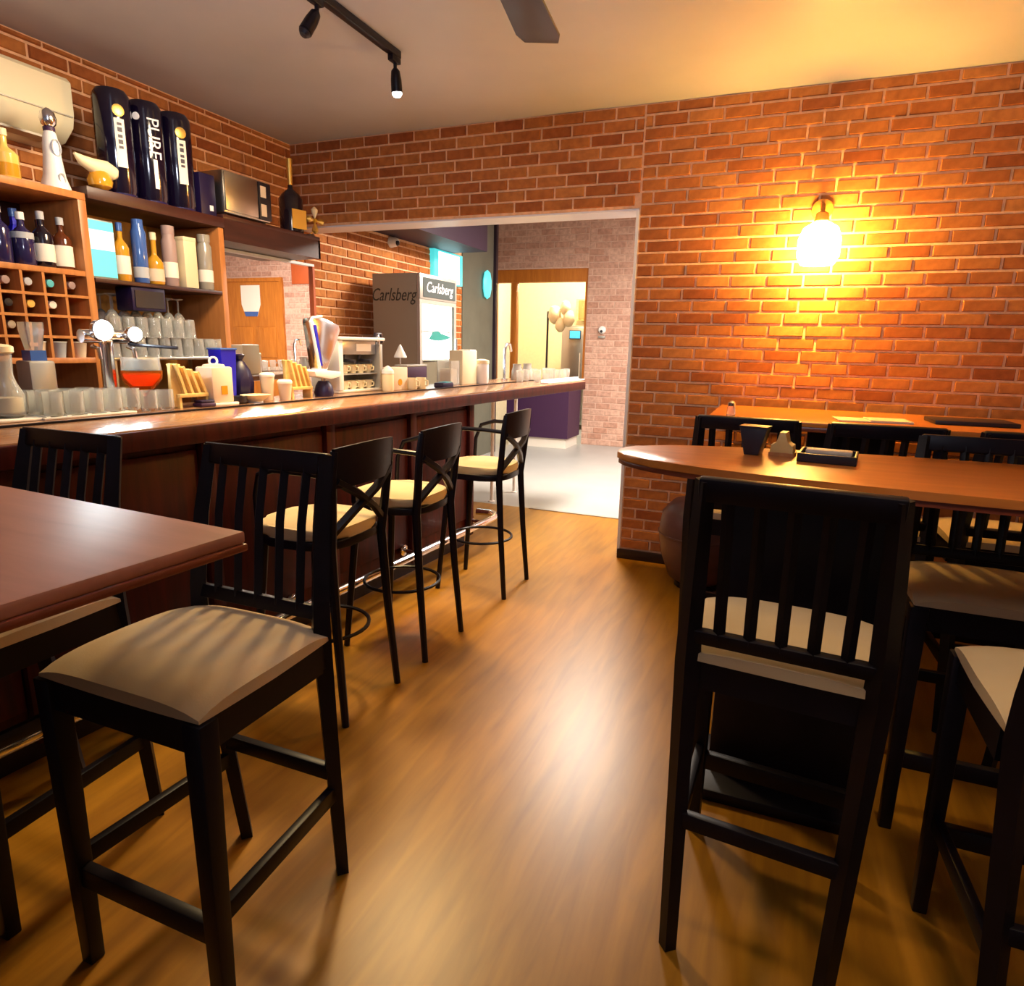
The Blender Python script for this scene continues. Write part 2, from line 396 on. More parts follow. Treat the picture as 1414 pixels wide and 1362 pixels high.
# kitchen behind it
struct(MB().box(-5.0, -1.6, 11.9, 12.0, 0, 3.25).build('wall_kitchen', 'yellow_wall'))
fr = thing('steel_refrigerator', 'tall brushed steel refrigerator standing in the bright yellow room', 'refrigerator', (-3.15, 11.3, 0))
MB().box(-.4, .4, -.35, .35, .08, 1.75, .01).build('body', 'steel', fr)
for i, x in enumerate((-.2, .2)):
    d = MB().box(x-.19, x+.19, -.385, -.352, .12, 1.72, .006).build('door', 'steel', fr)
    MB().tube([(x*.25, -.41, .7), (x*.25, -.41, 1.3)], .012).build('handle', 'chrome', d)
for x in (-.34, .34):
    for y in (-.28, .28): MB().lathe([(.02, 0), (.02, .08)], (x, y, 0), 8).build('foot', 'black_metal', fr)
wc = thing('wall_cabinet', 'orange brown wooden cupboard hung above the steel refrigerator', 'cupboard', (-3.0, 11.9, 1.86))
MB().box(-.5, .45, -.35, 0, 0, .36).build('body', 'pale_wood', wc)
for x in (-.24, .21): MB().box(x-.21, x+.21, -.372, -.352, .02, .34, .004).build('door', 'cabinet', wc)
lp = thing('coat_stand', 'dark coat stand with pale cloths hung on top behind the kitchen window', 'coat stand', (-3.62, 10.4, 0))
MB().tube([(0, 0, .02), (0, 0, 1.95)], .018).build('pole', 'bar_dark', lp)
MB().lathe([(.2, 0), (.2, .02), (.03, .05)], (0, 0, 0), 14).build('base', 'bar_dark', lp)
for (dx, dz, s) in ((.12, 1.92, 1.0), (.30, 2.02, .8), (.36, 1.86, .9), (.22, 1.76, .8)):
    MB().lathe([(.01, .12*s), (.07*s, .10*s), (.10*s, .02), (.11*s, -.06), (.07*s, -.14*s), (.02, -.17*s)], (dx, -.02, dz), 10).build('hanging_cloth', 'cream', lp)
MB().tube([(0, 0, 1.92), (.2, 0, 1.98), (.38, 0, 2.0)], .008).build('arm', 'bar_dark', lp)
tb = thing('tablet_screen', 'small blue lit screen fixed on the steel refrigerator door', 'screen', (-3.3, 10.90, 1.60))
MB().box(-.10, .10, -.01, .01, -.07, .07, .004).build('case', 'black_plastic', tb)
MB().box(-.09, .09, -.014, -.0105, -.06, .06).build('display', 'screen_blue', tb)
MB().box(-.015, .015, .01, .014, -.03, .0).build('bracket', 'dull_steel', tb)
cb = thing('service_counter', 'dark purple service counter under the kitchen window with pale plinth', 'counter', (-3.15, 8.98, 0))
MB().box(-.46, .46, -.28, .30, .14, .88).build('body', 'purple', cb)
MB().box(-.43, .43, -.25, .30, 0, .14).build('plinth', 'white', cb)
MB().box(-.50, .47, -.32, .31, .88, .92, .005).build('worktop', 'bar_top', cb)
# lightbox, teal lamp, camera, detector
lb = thing('light_box', 'blue white lit box on the wall above the beer fridge', 'light box', (WX, 6.68, 2.04))
MB().box(.001, .06, -.33, .33, 0, .33, .005).build('case', 'teal_lit', lb)
MB().box(.061, .066, -.24, .24, .01, .31).build('diffuser', 'cyan_lit', lb)
tl = thing('wall_lamp', 'teal glowing oval lamp on dark wall by the partition', 'lamp', (WX+.016, 7.70, 2.125))
MB().lathe([(.01, -.17), (.07, -.14), (.10, -.05), (.10, .05), (.07, .14), (.01, .17)], (.04, 0, 0), 12, sx=.4).build('shade', 'teal_lit', tl)
MB().box(0, .02, -.03, .03, -.03, .03).build('mount', 'black_metal', tl)
sc = thing('security_camera', 'small white dome camera high on the brick by the dark ceiling', 'camera', (WX, 5.60, 2.32))
MB().lathe([(.05, 0), (.05, .02), (.045, .03)], (0, 0, 0), 12, 'X').build('mount', 'white', sc)
MB().lathe([(.045, 0), (.043, .03), (.028, .06), (.001, .07)], (.03, 0, 0), 12, 'X').build('dome', 'white', sc)
MB().lathe([(.026, 0), (.02, .015), (.001, .02)], (.085, -.012, -.012), 10, 'X').build('lens', 'black_plastic', sc)
dt = thing('wall_detector', 'white round alarm detector with dark centre on the far brick pier', 'detector', (-2.42, FY, 1.60))
MB().lathe([(.055, 0), (.055, -.03), (.04, -.05), (.001, -.055)], (0, 0, .04), 12, 'Y').build('body', 'ceramic', dt)
MB().lathe([(.02, -.05), (.018, -.062), (.001, -.065)], (0, 0, .02), 10, 'Y').build('sensor', 'black_plastic', dt)
MB().box(-.05, .05, -.03, 0, -.075, -.04, .006).build('bracket', 'dull_steel', dt)
# brown door with a poster and a red board, seen in the bar mirror
dr = struct(MB().box(1.33, 2.51, FY-.03, FY+.02, 0, 2.38).build('door_1', 'door_brown'))
for z0, z1 in ((.15, 1.0), (1.1, 1.62)):
    for x0, x1 in ((1.45, 1.88), (1.96, 2.39)): MB().box(x0, x1, FY-.045, FY-.029, z0, z1, .01).build('door_panel', 'door_brown', dr)
MB().tube([(1.41, FY-.03, 1.02), (1.41, FY-.09, 1.02), (1.53, FY-.09, 1.02)], .011).build('door_handle', 'chrome', dr)
for x0, x1, z0, z1 in ((1.27, 1.33, 0, 2.44), (2.51, 2.57, 0, 2.44), (1.33, 2.51, 2.38, 2.44)): MB().box(x0, x1, FY-.05, FY+.02, z0, z1).build('door_frame', 'door_brown', dr)
ps = thing('poster', 'cream and blue cup shaped poster on the brown door', 'poster', (1.97, FY-.03, 1.78))
MB().prism([(-.21, .22), (-.13, .02), (.13, .02), (.21, .22), (.21, .54), (-.21, .54)], -.006, -.001, axis='Y').build('sheet', 'label_white', ps)
MB().prism([(-.16, .10), (-.13, .02), (.13, .02), (.16, .10)], -.008, -.0062, axis='Y').build('blue_foot', 'bottle_blue', ps)
rb = thing('red_board', 'plain red brown board on the far brick beside the brown door', 'board', (.88, FY-.005, 2.33))
MB().box(-.19, .19, -.025, 0, 0, .40, .004).build('panel', 'red_board', rb)
pl = thing('ceiling_panel_lamp', 'white rectangular lit lamp hanging in the next room', 'lamp', (-1.55, 5.9, 2.80))
MB().box(-.28, .28, -.48, .48, 0, .05, .005).build('housing', 'white', pl)
MB().box(-.25, .25, -.45, .45, -.006, 0.001).build('diffuser', 'panel_lit', pl)
for y in (-.4, .4): MB().tube([(0, y, .05), (0, y, .45)], .004, 6).build('cable', 'black_metal', pl)

# beer fridge
bf = thing('beer_fridge', 'tall grey beer fridge with lit glass door and script lettering', 'fridge', (-3.135, 5.38, 0))
m = MB(); m.box(-.235, .20, -.34, .34, 0, 1.24); m.box(-.235, -.20, -.31, .31, 1.24, 1.79); m.box(-.235, .20, -.34, -.31, 1.24, 1.79)
m.box(-.235, .20, .31, .34, 1.24, 1.79); m.box(-.235, .20, -.34, .34, 1.79, 1.98)
m.build('body', 'fridge_side', bf)
MB().box(-.198, -.19, -.30, .30, 1.25, 1.78).build('light_panel', 'fridge_lit', bf)
MB().box(-.188, .195, .300, .308, 1.25, 1.78).build('light_panel', 'fridge_lit', bf)
hd = MB().box(.201, .235, -.34, .34, 1.77, 1.98, .006).build('header', 'dull_steel', bf)
MB().box(.2355, .239, -.29, .30, 1.79, 1.95).build('sign_plate', 'sign_grey', hd)
text('lettering', 'Carlsberg', .125, 'print_white', hd, (.240, 0.0, 1.872), (PI/2, 0, PI/2), shear=.25)
dd = MB()
for y0, y1, z0, z1 in ((-.34, -.30, .1, 1.77), (.30, .34, .1, 1.77), (-.30, .30, 1.735, 1.77), (-.30, .30, .1, .16)): dd.box(.201, .23, y0, y1, z0, z1)
dd = dd.build('door', 'dull_steel', bf)
MB().box(.212, .218, -.30, .30, .16, 1.735).build('pane', 'pane', dd)
MB().tube([(.25, .30, 1.0), (.25, .30, 1.45)], .012).build('handle', 'chrome', dd)
MB().prism([(-.17, 1.44), (-.10, 1.50), (-.02, 1.515), (.05, 1.49), (.17, 1.475), (.24, 1.455), (.12, 1.435), (.0, 1.425), (-.10, 1.43)], .220, .226, axis='X').build('leaf_print', 'teal', dd)
for z in (1.25, 1.5):
    MB().box(-.19, .19, -.305, .305, z, z+.012).build('shelf', 'white', bf)
text('lettering', 'Carlsberg', .15, 'carls_green', bf, (-.03, -.342, 1.80), (PI/2, 0, 0), shear=.3, sx=.75)

# ------------------------------------------------------------------ bar counter (turned a few degrees to the wall)
BK = .075
def onbar(o):
    x, y, z = o.location; x2 = (x - 4.1*BK)/(1 - BK*y/x); o.location = (x2, y*x2/x, z); o.rotation_euler.z -= math.atan(BK)
def turned(o):
    a = -math.atan(BK); p = Vector((-1.78, 4.1, 0)); q = Matrix.Rotation(a, 3, 'Z') @ p
    o.location = p-q; o.rotation_euler = (0, 0, a)
BAR = []
bc = thing('bar_counter', 'long dark red wooden bar counter running into the next room', 'bar counter', (0, 0, 0))
m = MB(); m.prism([(-2.50, -.9), (-1.787, -.9), (-1.787, 5.85), (-2.50, 5.85)], 1.05, 1.10, .008); m.build('bar_top', 'bar_top', bc)
MB().box(-1.805, -1.778, -.9, 5.84, 1.025, 1.093, .006).build('edge_lip', 'bar_front', bc)
MB().box(-2.150, -2.135, -.9, 5.83, 1.1005, 1.108).build('drip_rail', 'black_metal', bc)
MB().box(-2.40, -1.93, -.9, 4.05, .10, 1.049).build('base', 'bar_front', bc)
MB().box(-2.40, -1.98, -.9, 4.03, 0, .10).build('plinth', 'bar_dark', bc)
ys = [-.9, -.2, .5, 1.2, 1.9, 2.6, 3.3, 3.98]
for a, b2 in zip(ys, ys[1:]): MB().box(-1.93, -1.915, a+.035, b2-.035, .22, .98, .006).build('front_panel', 'bar_front', bc)
for y in ys[1:]: MB().box(-1.935, -1.895, y-.03, y+.03, .10, 1.014, .004).build('batten', 'bar_front', bc)
for y, x in ((5.3, -2.44), (5.76, -2.44)): MB().lathe([(.03, 0), (.03, .01), (.016, .015), (.016, 1.049)], (x, y, 0), 12).build('leg', 'white', bc)
turned(bc)
ft = thing('foot_rail', 'polished chrome foot rail along the base of the bar', 'rail', (0, 0, 0))
MB().tube([(-1.80, -.9, .20), (-1.80, 3.95, .20), (-1.80, 4.12, .20), (-1.83, 4.22, .20), (-1.90, 4.26, .20), (-2.0, 4.24, .20)], .024, 12).build('tube', 'chrome', ft)
for y in (-.4, .5, 1.4, 2.3, 3.2, 4.0):
    MB().tube([(-1.915, y, .20), (-1.80, y, .20)], .012, 8).build('bracket', 'chrome', ft)
    MB().lathe([(.035, 0), (.035, .012), (.02, .018)], (-1.915, y, .20), 10, 'X').build('flange', 'chrome', ft)

ft.location=(.02,0,0); turned(ft)
# ------------------------------------------------------------------ back bar: shelves against the left wall
BX = -3.10          # front face of the shelving
cu = thing('bottle_cabinet', 'orange brown cabinet with bottle shelf and square wine pigeonholes', 'cabinet', (0, 0, 0))
MB().box(WX+.012, BX, 1.2, 2.29, 2.018, 2.05, .003).build('top_board', 'cabinet', cu)
MB().box(WX+.012, BX, 2.25, 2.29, .9, 2.018, .003).build('side_panel', 'cabinet', cu)
MB().box(WX+.012, WX+.03, 1.2, 2.25, 1.29, 2.018).build('back_panel', 'shelf_dark', cu)
MB().box(WX+.03, BX, 1.2, 2.25, 1.675, 1.70, .002).build('shelf', 'cabinet', cu)
for z in (1.58, 1.487, 1.394): MB().box(WX+.03, BX, 1.2, 2.25, z-.006, z+.006).build('rack_board', 'cabinet', cu)
for y in (1.48, 1.575, 1.67, 1.765, 1.86, 1.955, 2.05, 2.145): MB().box(WX+.03, BX-.002, y-.006, y+.006, 1.30, 1.675).build('divider', 'cabinet', cu)
MB().box(WX+.012, BX, 1.2, 2.25, 1.275, 1.30, .002).build('shelf', 'cabinet', cu)
MB().box(WX+.012, BX-.02, 1.2, 3.98, .86, .90).build('worktop', 'shelf_dark', cu)
MB().box(WX+.012, BX-.06, 1.2, 3.98, .08, .86).build('base', 'shelf_dark', cu)
MB().box(WX+.012, BX-.08, 1.2, 3.98, 0, .08).build('plinth', 'shelf_dark', cu)
ms = thing('middle_shelving', 'ochre backed shelving bay with one dark bottle shelf', 'shelf', (0, 0, 0))
MB().box(WX+.012, BX+.01, 2.295, 3.12, 2.03, 2.085, .003).build('top_board', 'shelf_dark', ms)
MB().box(WX+.012, WX+.03, 2.295, 3.08, .905, 2.03).build('back_panel', 'panel_ochre', ms)
MB().box(WX+.012, BX, 3.08, 3.12, .905, 2.03, .003).build('side_panel', 'cabinet', ms)
MB().box(WX+.03, BX, 2.295, 3.08, 1.655, 1.675, .002).build('shelf', 'shelf_dark', ms)
rs = thing('right_shelf_box', 'dark red hanging shelf box over the bar mirror', 'shelf', (0, 0, 0))
MB().box(WX+.012, BX, 3.125, 4.0, 2.085, 2.11, .002).build('top_board', 'shelf_dark', rs)
MB().box(BX-.02, BX, 3.125, 4.0, 1.965, 2.085).build('fascia', 'shelf_dark', rs)
MB().box(WX+.012, BX, 3.98, 4.0, 1.965, 2.085).build('end_board', 'shelf_dark', rs)
MB().box(WX+.012, BX-.02, 3.125, 3.98, 1.965, 1.975).build('bottom_board', 'shelf_dark', rs)
mr = thing('bar_mirror', 'tall wall mirror at the end of the back bar reflecting pale brick', 'mirror', (0, 0, 0))
MB().box(WX+.012, -3.372, 3.35, 4.235, .93, 1.962).build('backing', 'shelf_dark', mr)
MB().box(-3.371, -3.365, 3.37, 4.215, .95, 1.945).build('glass', 'mirror', mr)
for y0, y1, z0, z1, mt in ((3.35, 4.235, 1.945, 1.962, 'soffit'), (4.215, 4.238, .93, 1.945, 'red_board')):
    MB().box(-3.372, -3.345, y0, y1, z0, z1).build('frame_strip', mt, mr)

# ------------------------------------------------------------------ bottles and jars
def bottle(name, label, loc, r, h, body, cap, lab=None, cat='bottle', group=None, neck=.35, lz=(.12, .42), sq=False, shoulder=.58, seg=14, nr=.32, labr=1.0):
    t = thing(name, label, cat, loc, 0, group)
    zs = h*shoulder; zn = h*(shoulder+.14)
    prof = [(r*.9, 0), (r, .006), (r, zs), (r*.8, zs+h*.06), (r*nr*1.2, zn), (r*nr, zn+.01), (r*nr, h*.93)]
    MB().lathe(prof, (0, 0, 0), 4 if sq else seg).rot('Z', PI/4 if sq else 0).build('body', body, t)
    MB().lathe([(r*nr*1.25, h*.86), (r*nr*1.25, h), (r*nr*.9, h+.002)], (0, 0, 0), 10).build('cap', cap, t)
    if lab: MB().lathe([(r*1.015*labr, h*lz[0]), (r*1.015*labr, h*lz[1])], (0, 0, 0), 4 if sq else seg).rot('Z', PI/4 if sq else 0).build('paper_label', lab, t)
    return t
SZ = 1.7002
G1 = 'spirits on the pigeonhole cabinet shelf'
bottle('gin_bottle', 'grey capped bottle with white label at the left end of the cabinet shelf', (-3.18, 1.84, SZ), .042, .25, 'bottle_grey', 'grey_print', 'label_white', group=G1, lz=(.08, .5))
bottle('rum_bottle', 'bottle with pale collar and white neck wrap over a navy base', (-3.16, 1.925, SZ), .040, .24, 'bottle_navy', 'label_white', None, group=G1)
bottle('vodka_bottle', 'short dark bottle with black cap second from left on cabinet shelf', (-3.24, 1.90, SZ), .036, .20, 'bottle_dark', 'bottle_dark', None, group=G1)
bottle('liqueur_bottle', 'squat navy bottle with white shoulder band on the cabinet shelf', (-3.15, 2.012, SZ), .043, .22, 'bottle_navy', 'ceramic', 'grey_print', group=G1, lz=(.5, .62))
bottle('blue_bottle', 'bright blue square bottle standing behind the navy bottle', (-3.27, 2.06, SZ), .042, .25, 'royal_blue', 'bottle_blue', None, group=G1, sq=True)
bottle('whisky_bottle', 'dark round whisky bottle with big white label and pale cap', (-3.16, 2.106, SZ), .042, .24, 'bottle_dark', 'grey_print', 'label_white', group=G1, lz=(.10, .42))
bottle('brandy_bottle', 'brown brandy bottle with oval cream label at shelf right end', (-3.17, 2.20, SZ), .041, .23, 'bottle_brown', 'grey_print', 'label_white', group=G1, lz=(.06, .46))
bottle('rum_bottle', 'amber bottle half hidden between whisky and brandy', (-3.27, 2.17, SZ), .036, .22, 'bottle_amber', 'bottle_brown', None, group=G1)
# wine bottles lying in the pigeonholes
cells = [(1.815, 1.637, 'gold', 'orange capped wine bottle lying in top left pigeonhole'), (2.00, 1.637, 'grey_print', 'wine bottle with grey cap in the third pigeonhole of the top row'),
         (2.097, 1.637, 'bottle_cyan', 'wine bottle with turquoise cap in the top row'), (2.197, 1.637, 'mauve', 'wine bottle with mauve cap at right end of the top row'),
         (1.907, 1.637, 'mauve', 'wine bottle with dusty pink cap in the second pigeonhole'),
         (2.00, 1.543, 'bottle_tequila', 'wine bottle with yellow cap in the second row'), (2.097, 1.543, 'label_white', 'wine bottle with white cap in the second row'),
         (1.907, 1.45, 'dull_steel', 'wine bottle with grey foil cap in the third row'), (1.907, 1.543, 'black_plastic', 'wine bottle with black cap in the second row')]
for y, z, cm, lb_ in cells:
    t = thing('wine_bottle', lb_, 'bottle', (-3.38, y, z-.006), 0, 'wine bottles in the pigeonholes')
    MB().lathe([(.03, 0), (.036, .008), (.036, .15), (.018, .20), (.013, .22), (.013, .25)], (0, 0, 0), 10, 'X').build('body', 'bottle_dark', t)
    MB().lathe([(.017, .20), (.018, .245), (.017, .25), (.006, .252)], (0, 0, 0), 10, 'X').build('cap', cm, t)
# cups on the bottom shelf of the cabinet
for y, z, mt, lb_ in ((2.0025, 1.3002, 'cream_box', 'peach paper cup on bottom shelf of the pigeonhole cabinet, left'), (2.0975, 1.3002, 'grey_print', 'pale blue grey cup between two peach cups on bottom shelf'),
                  (2.195, 1.3002, 'cream_box', 'peach paper cup at the right end of the bottom shelf')):
    t = thing('paper_cup', lb_, 'cup', (-3.13, y, z), 0, 'cups on the bottom shelf')
    MB().lathe([(.024, 0), (.033, .07), (.035, .072), (.031, .07), (.022, .005)], (0, 0, 0), 14).build('body', mt, t)
    MB().tube([(.034*math.cos(a*PI/7), .034*math.sin(a*PI/7), .071) for a in range(14)], .002, 6, True).build('rim', 'ceramic', t)
# middle bay
MZ = 1.6752
G2 = 'bottles on the middle bay shelf'
mon = thing('display_card', 'cyan and white lit display screen leaning in the middle bay', 'screen', (-3.13, 2.37, MZ))
MB().box(-.02, 0, -.07, .07, 0, .275, .004).build('case', 'dull_steel', mon)
for z0, z1, mt in ((.01, .135, 'screen_cyan'), (.135, .225, 'screen_white'), (.225, .268, 'screen_cyan')): MB().box(.0005, .004, -.065, .065, z0, z1).build('display', mt, mon)
bottle('rum_bottle', 'amber bottle with white label and pale blue top beside lit screen', (-3.15, 2.485, MZ), .038, .28, 'bottle_amber', 'bottle_blue', 'label_white', group=G2, lz=(.12, .44))
bottle('vodka_bottle', 'tall straight blue bottle with white bands in the middle bay', (-3.13, 2.575, MZ), .036, .31, 'bottle_blue', 'bottle_blue', 'grey_print', group=G2, shoulder=.8, nr=.6, lz=(.08, .25))
bottle('whisky_bottle', 'golden bottle with slender neck and peach label in the middle bay', (-3.13, 2.66, MZ), .042, .26, 'bottle_amber', 'cream', 'cream_box', group=G2, lz=(.06, .30), shoulder=.42)
bottle('whisky_bottle', 'mauve tall bottle with a white label in the middle bay', (-3.14, 2.765, MZ), .038, .31, 'mauve', 'mauve', 'label_white', group=G2, shoulder=.75, nr=.7, lz=(.14, .40))
bx = thing('bottle_box', 'cream tall carton box on the middle bay shelf', 'box', (-3.13, 2.865, MZ), 0, G2)
MB().box(-.035, .035, -.042, .042, 0, .265, .002).build('carton', 'cream', bx); MB().box(-.036, .036, -.043, .043, .245, .267, .002).build('lid', 'cream', bx)
bottle('gin_bottle', 'grey glass bottle with white label at right end of middle bay', (-3.13, 2.995, MZ), .040, .30, 'bottle_grey', 'bottle_grey', 'label_white', group=G2, shoulder=.78, nr=.7, lz=(.14, .36))
bk = thing('speaker_box', 'small blue black box hung under the middle bay shelf', 'box', (-3.16, 2.59, 1.535))
MB().box(-.07, .05, -.10, .10, 0, .119, .006).build('case', 'navy', bk); MB().box(.051, .055, -.085, .085, .015, .10).build('grille', 'black_plastic', bk)
bottle('grey_bottle', 'tall dull grey bottle standing behind glasses below lit screen', (-3.30, 2.36, 1.3002), .048, .33, 'bottle_grey', 'grey_print', None, shoulder=.85, nr=.8)

# things on top of the shelving
TZ = 2.0502
bottle('tequila_bottle', 'squat golden bottle on cabinet top below the air conditioner', (-3.17, 1.995, TZ), .052, .20, 'bottle_tequila', 'cream', 'bottle_amber', shoulder=.5, lz=(.04, .30))
cb2 = thing('ceramic_decanter', 'tall white ceramic decanter with grey pattern and silver stopper', 'decanter', (-3.17, 2.205, TZ))
MB().lathe([(.062, 0), (.060, .012), (.045, .06), (.036, .14), (.034, .19), (.026, .235), (.022, .245)], (0, 0, 0), 18).build('body', 'ceramic', cb2)
MB().lathe([(.024, .245), (.024, .262)], (0, 0, 0), 14).build('neck_band', 'purple', cb2)
MB().lathe([(.018, .262), (.030, .275), (.034, .30), (.028, .325), (.012, .34), (.002, .345)], (0, 0, 0), 14).build('stopper', 'chrome', cb2)
for z, rr, mt in ((.175, .020, .034), (.045, .013, .049)):
    MB().tube([(mt+.001, rr*math.cos(a*PI/8), z+1.7*rr*math.sin(a*PI/8)) for a in range(16)], .003, 6, True).build('painted_oval', 'grey_print', cb2)
du = thing('ceramic_bird', 'cream and yellow ceramic bird lying on the shelf edge', 'figurine', (-3.115, 2.385, 2.0852))
MB().tube([(0, -.115, .135), (0, -.085, .115), (0, -.03, .10), (0, .03, .098), (0, .075, .085), (0, .09, .075)], [.006, .022, .034, .040, .034, .012], 12).build('body', 'cream', du)
MB().lathe([(.030, 0), (.050, .015), (.055, .04), (.040, .075), (.02, .09)], (0, .0, 0), 14).build('base', 'bottle_amber', du)
# three tall cans
def keg(y, label, kind):
    t = thing('beer_barrel', label, 'barrel', (-3.19, y, 2.0852), 0, 'tall dark beer barrels on the shelf')
    r = .084
    MB().lathe([(r*.92, 0), (r*.95, .008), (r*.95, .02), (r, .03), (r, .445), (r*.97, .465), (r*.80, .488), (r*.55, .495), (.001, .497)], (0, 0, 0), 28).build('body', 'keg_blue', t)
    MB().lathe([(r*.86, 0), (r*.96, .003), (r*.96, .012), (r*.9, .016)], (0, 0, 0), 28).build('rim', 'bottle_navy', t)
    if kind:
        lb2 = MB()
        n = 6; vs = []
        for k in range(n+1):
            a = -.62 + k*.09
            vs.append((lb2.b.verts.new(((r+.0012)*math.cos(a), (r+.0012)*math.sin(a), .13)), lb2.b.verts.new(((r+.0012)*math.cos(a), (r+.0012)*math.sin(a), .35))))
        for k in range(n): lb2.b.faces.new((vs[k][0], vs[k+1][0], vs[k+1][1], vs[k][1]))
        lo = lb2.build('paper_label', 'label_white', t)
        a = -.36
        for z, hh in ((.325, .012), (.30, .02), (.27, .014), (.245, .02), (.22, .012)):
            q = MB().box(0, .0012, -.010, .010, -hh/2, hh/2).rot('Z', a).move(((r+.0016)*math.cos(a), (r+.0016)*math.sin(a), z)); q.build('letter_mark', 'print_dark', lo)
        e = MB().lathe([(.028, 0), (.028, .003), (.02, .005)], (0, 0, 0), 12, 'X').rot('Z', a).move(((r+.001)*math.cos(a), (r+.001)*math.sin(a), .385)); e.build('gold_emblem', 'gold', t)
    else:
        a = -.30
        text('lettering', 'PURE', .085, 'print_white', t, ((r+.002)*math.cos(a), (r+.002)*math.sin(a), .31), (0, PI/2, a), extrude=.0015)
        q = MB().box(0, .002, -.010, .010, .07, .21).rot('Z', a).move(((r+.0005)*math.cos(a), (r+.0005)*math.sin(a), 0)); q.build('small_lettering_strip', 'print_white', t)
        a = -1.15
        e = MB().lathe([(.018, 0), (.018, .003), (.01, .004)], (0, 0, 0), 12, 'X').rot('Z', a).move(((r+.001)*math.cos(a), (r+.001)*math.sin(a), .405)); e.build('round_emblem', 'print_white', t)
keg(2.545, 'tall blue black barrel with white label, nearest the ceramic decanter', 1)
keg(2.728, 'tall blue black barrel with big white vertical lettering, middle one', 0)
keg(2.908, 'tall blue black barrel with white label, next to the dark carton', 1)
dc = thing('dark_carton', 'dark navy carton between the barrels and the steel oven', 'box', (-3.2, 3.055, 2.0852))
MB().box(-.09, .07, -.055, .055, 0, .225, .004).build('carton', 'navy', dc); MB().box(.0705, .073, .005, .03, .03, .06).build('print_mark', 'print_white', dc)
ov = thing('toaster_oven', 'brushed steel oven on shelf box over mirror', 'oven', (-3.2, 3.335, 2.1102))
MB().box(-.12, .095, -.19, .19, .012, .245, .008).build('body', 'steel', ov)
dd = MB().box(.096, .106, -.185, .075, .025, .235, .004).build('door', 'steel', ov)
MB().box(.096, .108, .085, .187, .02, .238, .004).build('control_panel', 'black_plastic', ov)
for z0, z1 in ((.15, .215), (.04, .11)): MB().box(.1085, .112, .095, .14, z0, z1).build('button_plate', 'cream_box', ov)
for y in (-.16, .16):
    for x in (-.09, .06): MB().lathe([(.014, 0), (.014, .012)], (x, y, 0), 8).build('foot', 'black_plastic', ov)
ch = bottle('champagne_bottle', 'large dark champagne bottle with gold label and gold foil neck', (-3.17, 3.80, 2.1102), .078, .46, 'bottle_dark', 'gold', None, shoulder=.46, nr=.20)
MB().box(.0, .005, -.055, .055, .02, .14).rot('Z', -.25).move((.078, -.02, 0)).build('paper_label', 'gold', ch)
MB().lathe([(.0165, .30), (.020, .44), (.021, .462)], (0, 0, 0), 12).build('foil', 'gold', ch)
gp = thing('gold_pinwheel', 'gold cross shaped ornament beside the champagne bottle', 'ornament', (-3.13, 3.935, 2.1102))
for k in range(4):
    a = k*PI/2
    MB().lathe([(.003, .012), (.020, .05), (.023, .070), (.006, .088)], (0, 0, 0), 8).rot('X', a).move((.02, .03, .105)).build('petal', 'gold' if k else 'cream', gp)
MB().lathe([(.014, -.01), (.016, 0), (.01, .012)], (.02, .03, .105), 10, 'X').build('hub', 'bottle_amber', gp)
MB().tube([(0.02, .03, .09), (.01, .02, .03), (0, 0, .012)], .004, 6).build('stem', 'gold', gp)
MB().lathe([(.03, 0), (.03, .01), (.005, .015)], (0, 0, 0), 12).build('base', 'shelf_dark', gp)
# air conditioner
ac = thing('air_conditioner', 'cream wall air conditioner high at the left edge', 'air conditioner', (WX+.012, 1.96, 2.305))
m = MB(); m.prism([(0, 0), (.13, .02), (.20, .08), (.215, .14), (.215, .28), (.195, .30), (0, .30)], -.48, .48, .006, axis='Y'); m.build('casing', 'ac_cream', ac)
MB().box(.216, .219, -.47, .47, .125, .13).build('panel_seam', 'dull_steel', ac)
MB().box(.10, .18, -.40, .40, .008, .018).rot('Y', -.0).build('louvre', 'dull_steel', ac)

# ------------------------------------------------------------------ glasses
def glass_lathe(kind):
    if kind == 'tumbler': p = [(.026, .0), (.032, .095), (.034, .10), (.031, .098), (.024, .006)]
    elif kind == 'wine': p = [(.030, 0), (.030, .004), (.005, .010), (.004, .075), (.018, .085), (.034, .115), (.034, .14), (.028, .175), (.026, .175), (.031, .14), (.030, .115), (.012, .092)]
    elif kind == 'mug': p = [(.030, 0), (.034, .006), (.034, .085), (.031, .085), (.031, .012)]
    return MB().lathe(p, (0, 0, 0), 12)
def inv(mb, h): mb.rot('X', PI); mb.move((0, 0, h)); return mb
me_t = inv(glass_lathe('tumbler'), .10).mesh('drinking_glass'); me_w = inv(glass_lathe('wine'), .175).mesh('wine_glass'); me_m = glass_lathe('mug').mesh('glass_mug')
for me in (me_t, me_w, me_m): me.materials.append(MATS['glass'])
gs = thing('glass_stand', 'two tier steel stand stacked with upturned glasses', 'stand', (0, 0, 0))
MB().box(-3.38, -3.06, 2.31, 3.07, 1.285, 1.30, .003).build('lower_tray', 'steel', gs)
MB().box(-3.38, -3.20, 2.425, 2.93, 1.43, 1.442, .003).build('upper_tray', 'steel', gs)
for x, y in ((-3.37, 2.33), (-3.37, 3.05), (-3.08, 2.33), (-3.08, 3.05)): MB().box(x-.008, x+.008, y-.008, y+.008, .902, 1.286).build('leg', 'steel', gs)
for x, y in ((-3.37, 2.432), (-3.37, 2.92), (-3.21, 2.432), (-3.21, 2.92)): MB().box(x-.006, x+.006, y-.006, y+.006, 1.30, 1.431).build('post', 'steel', gs)
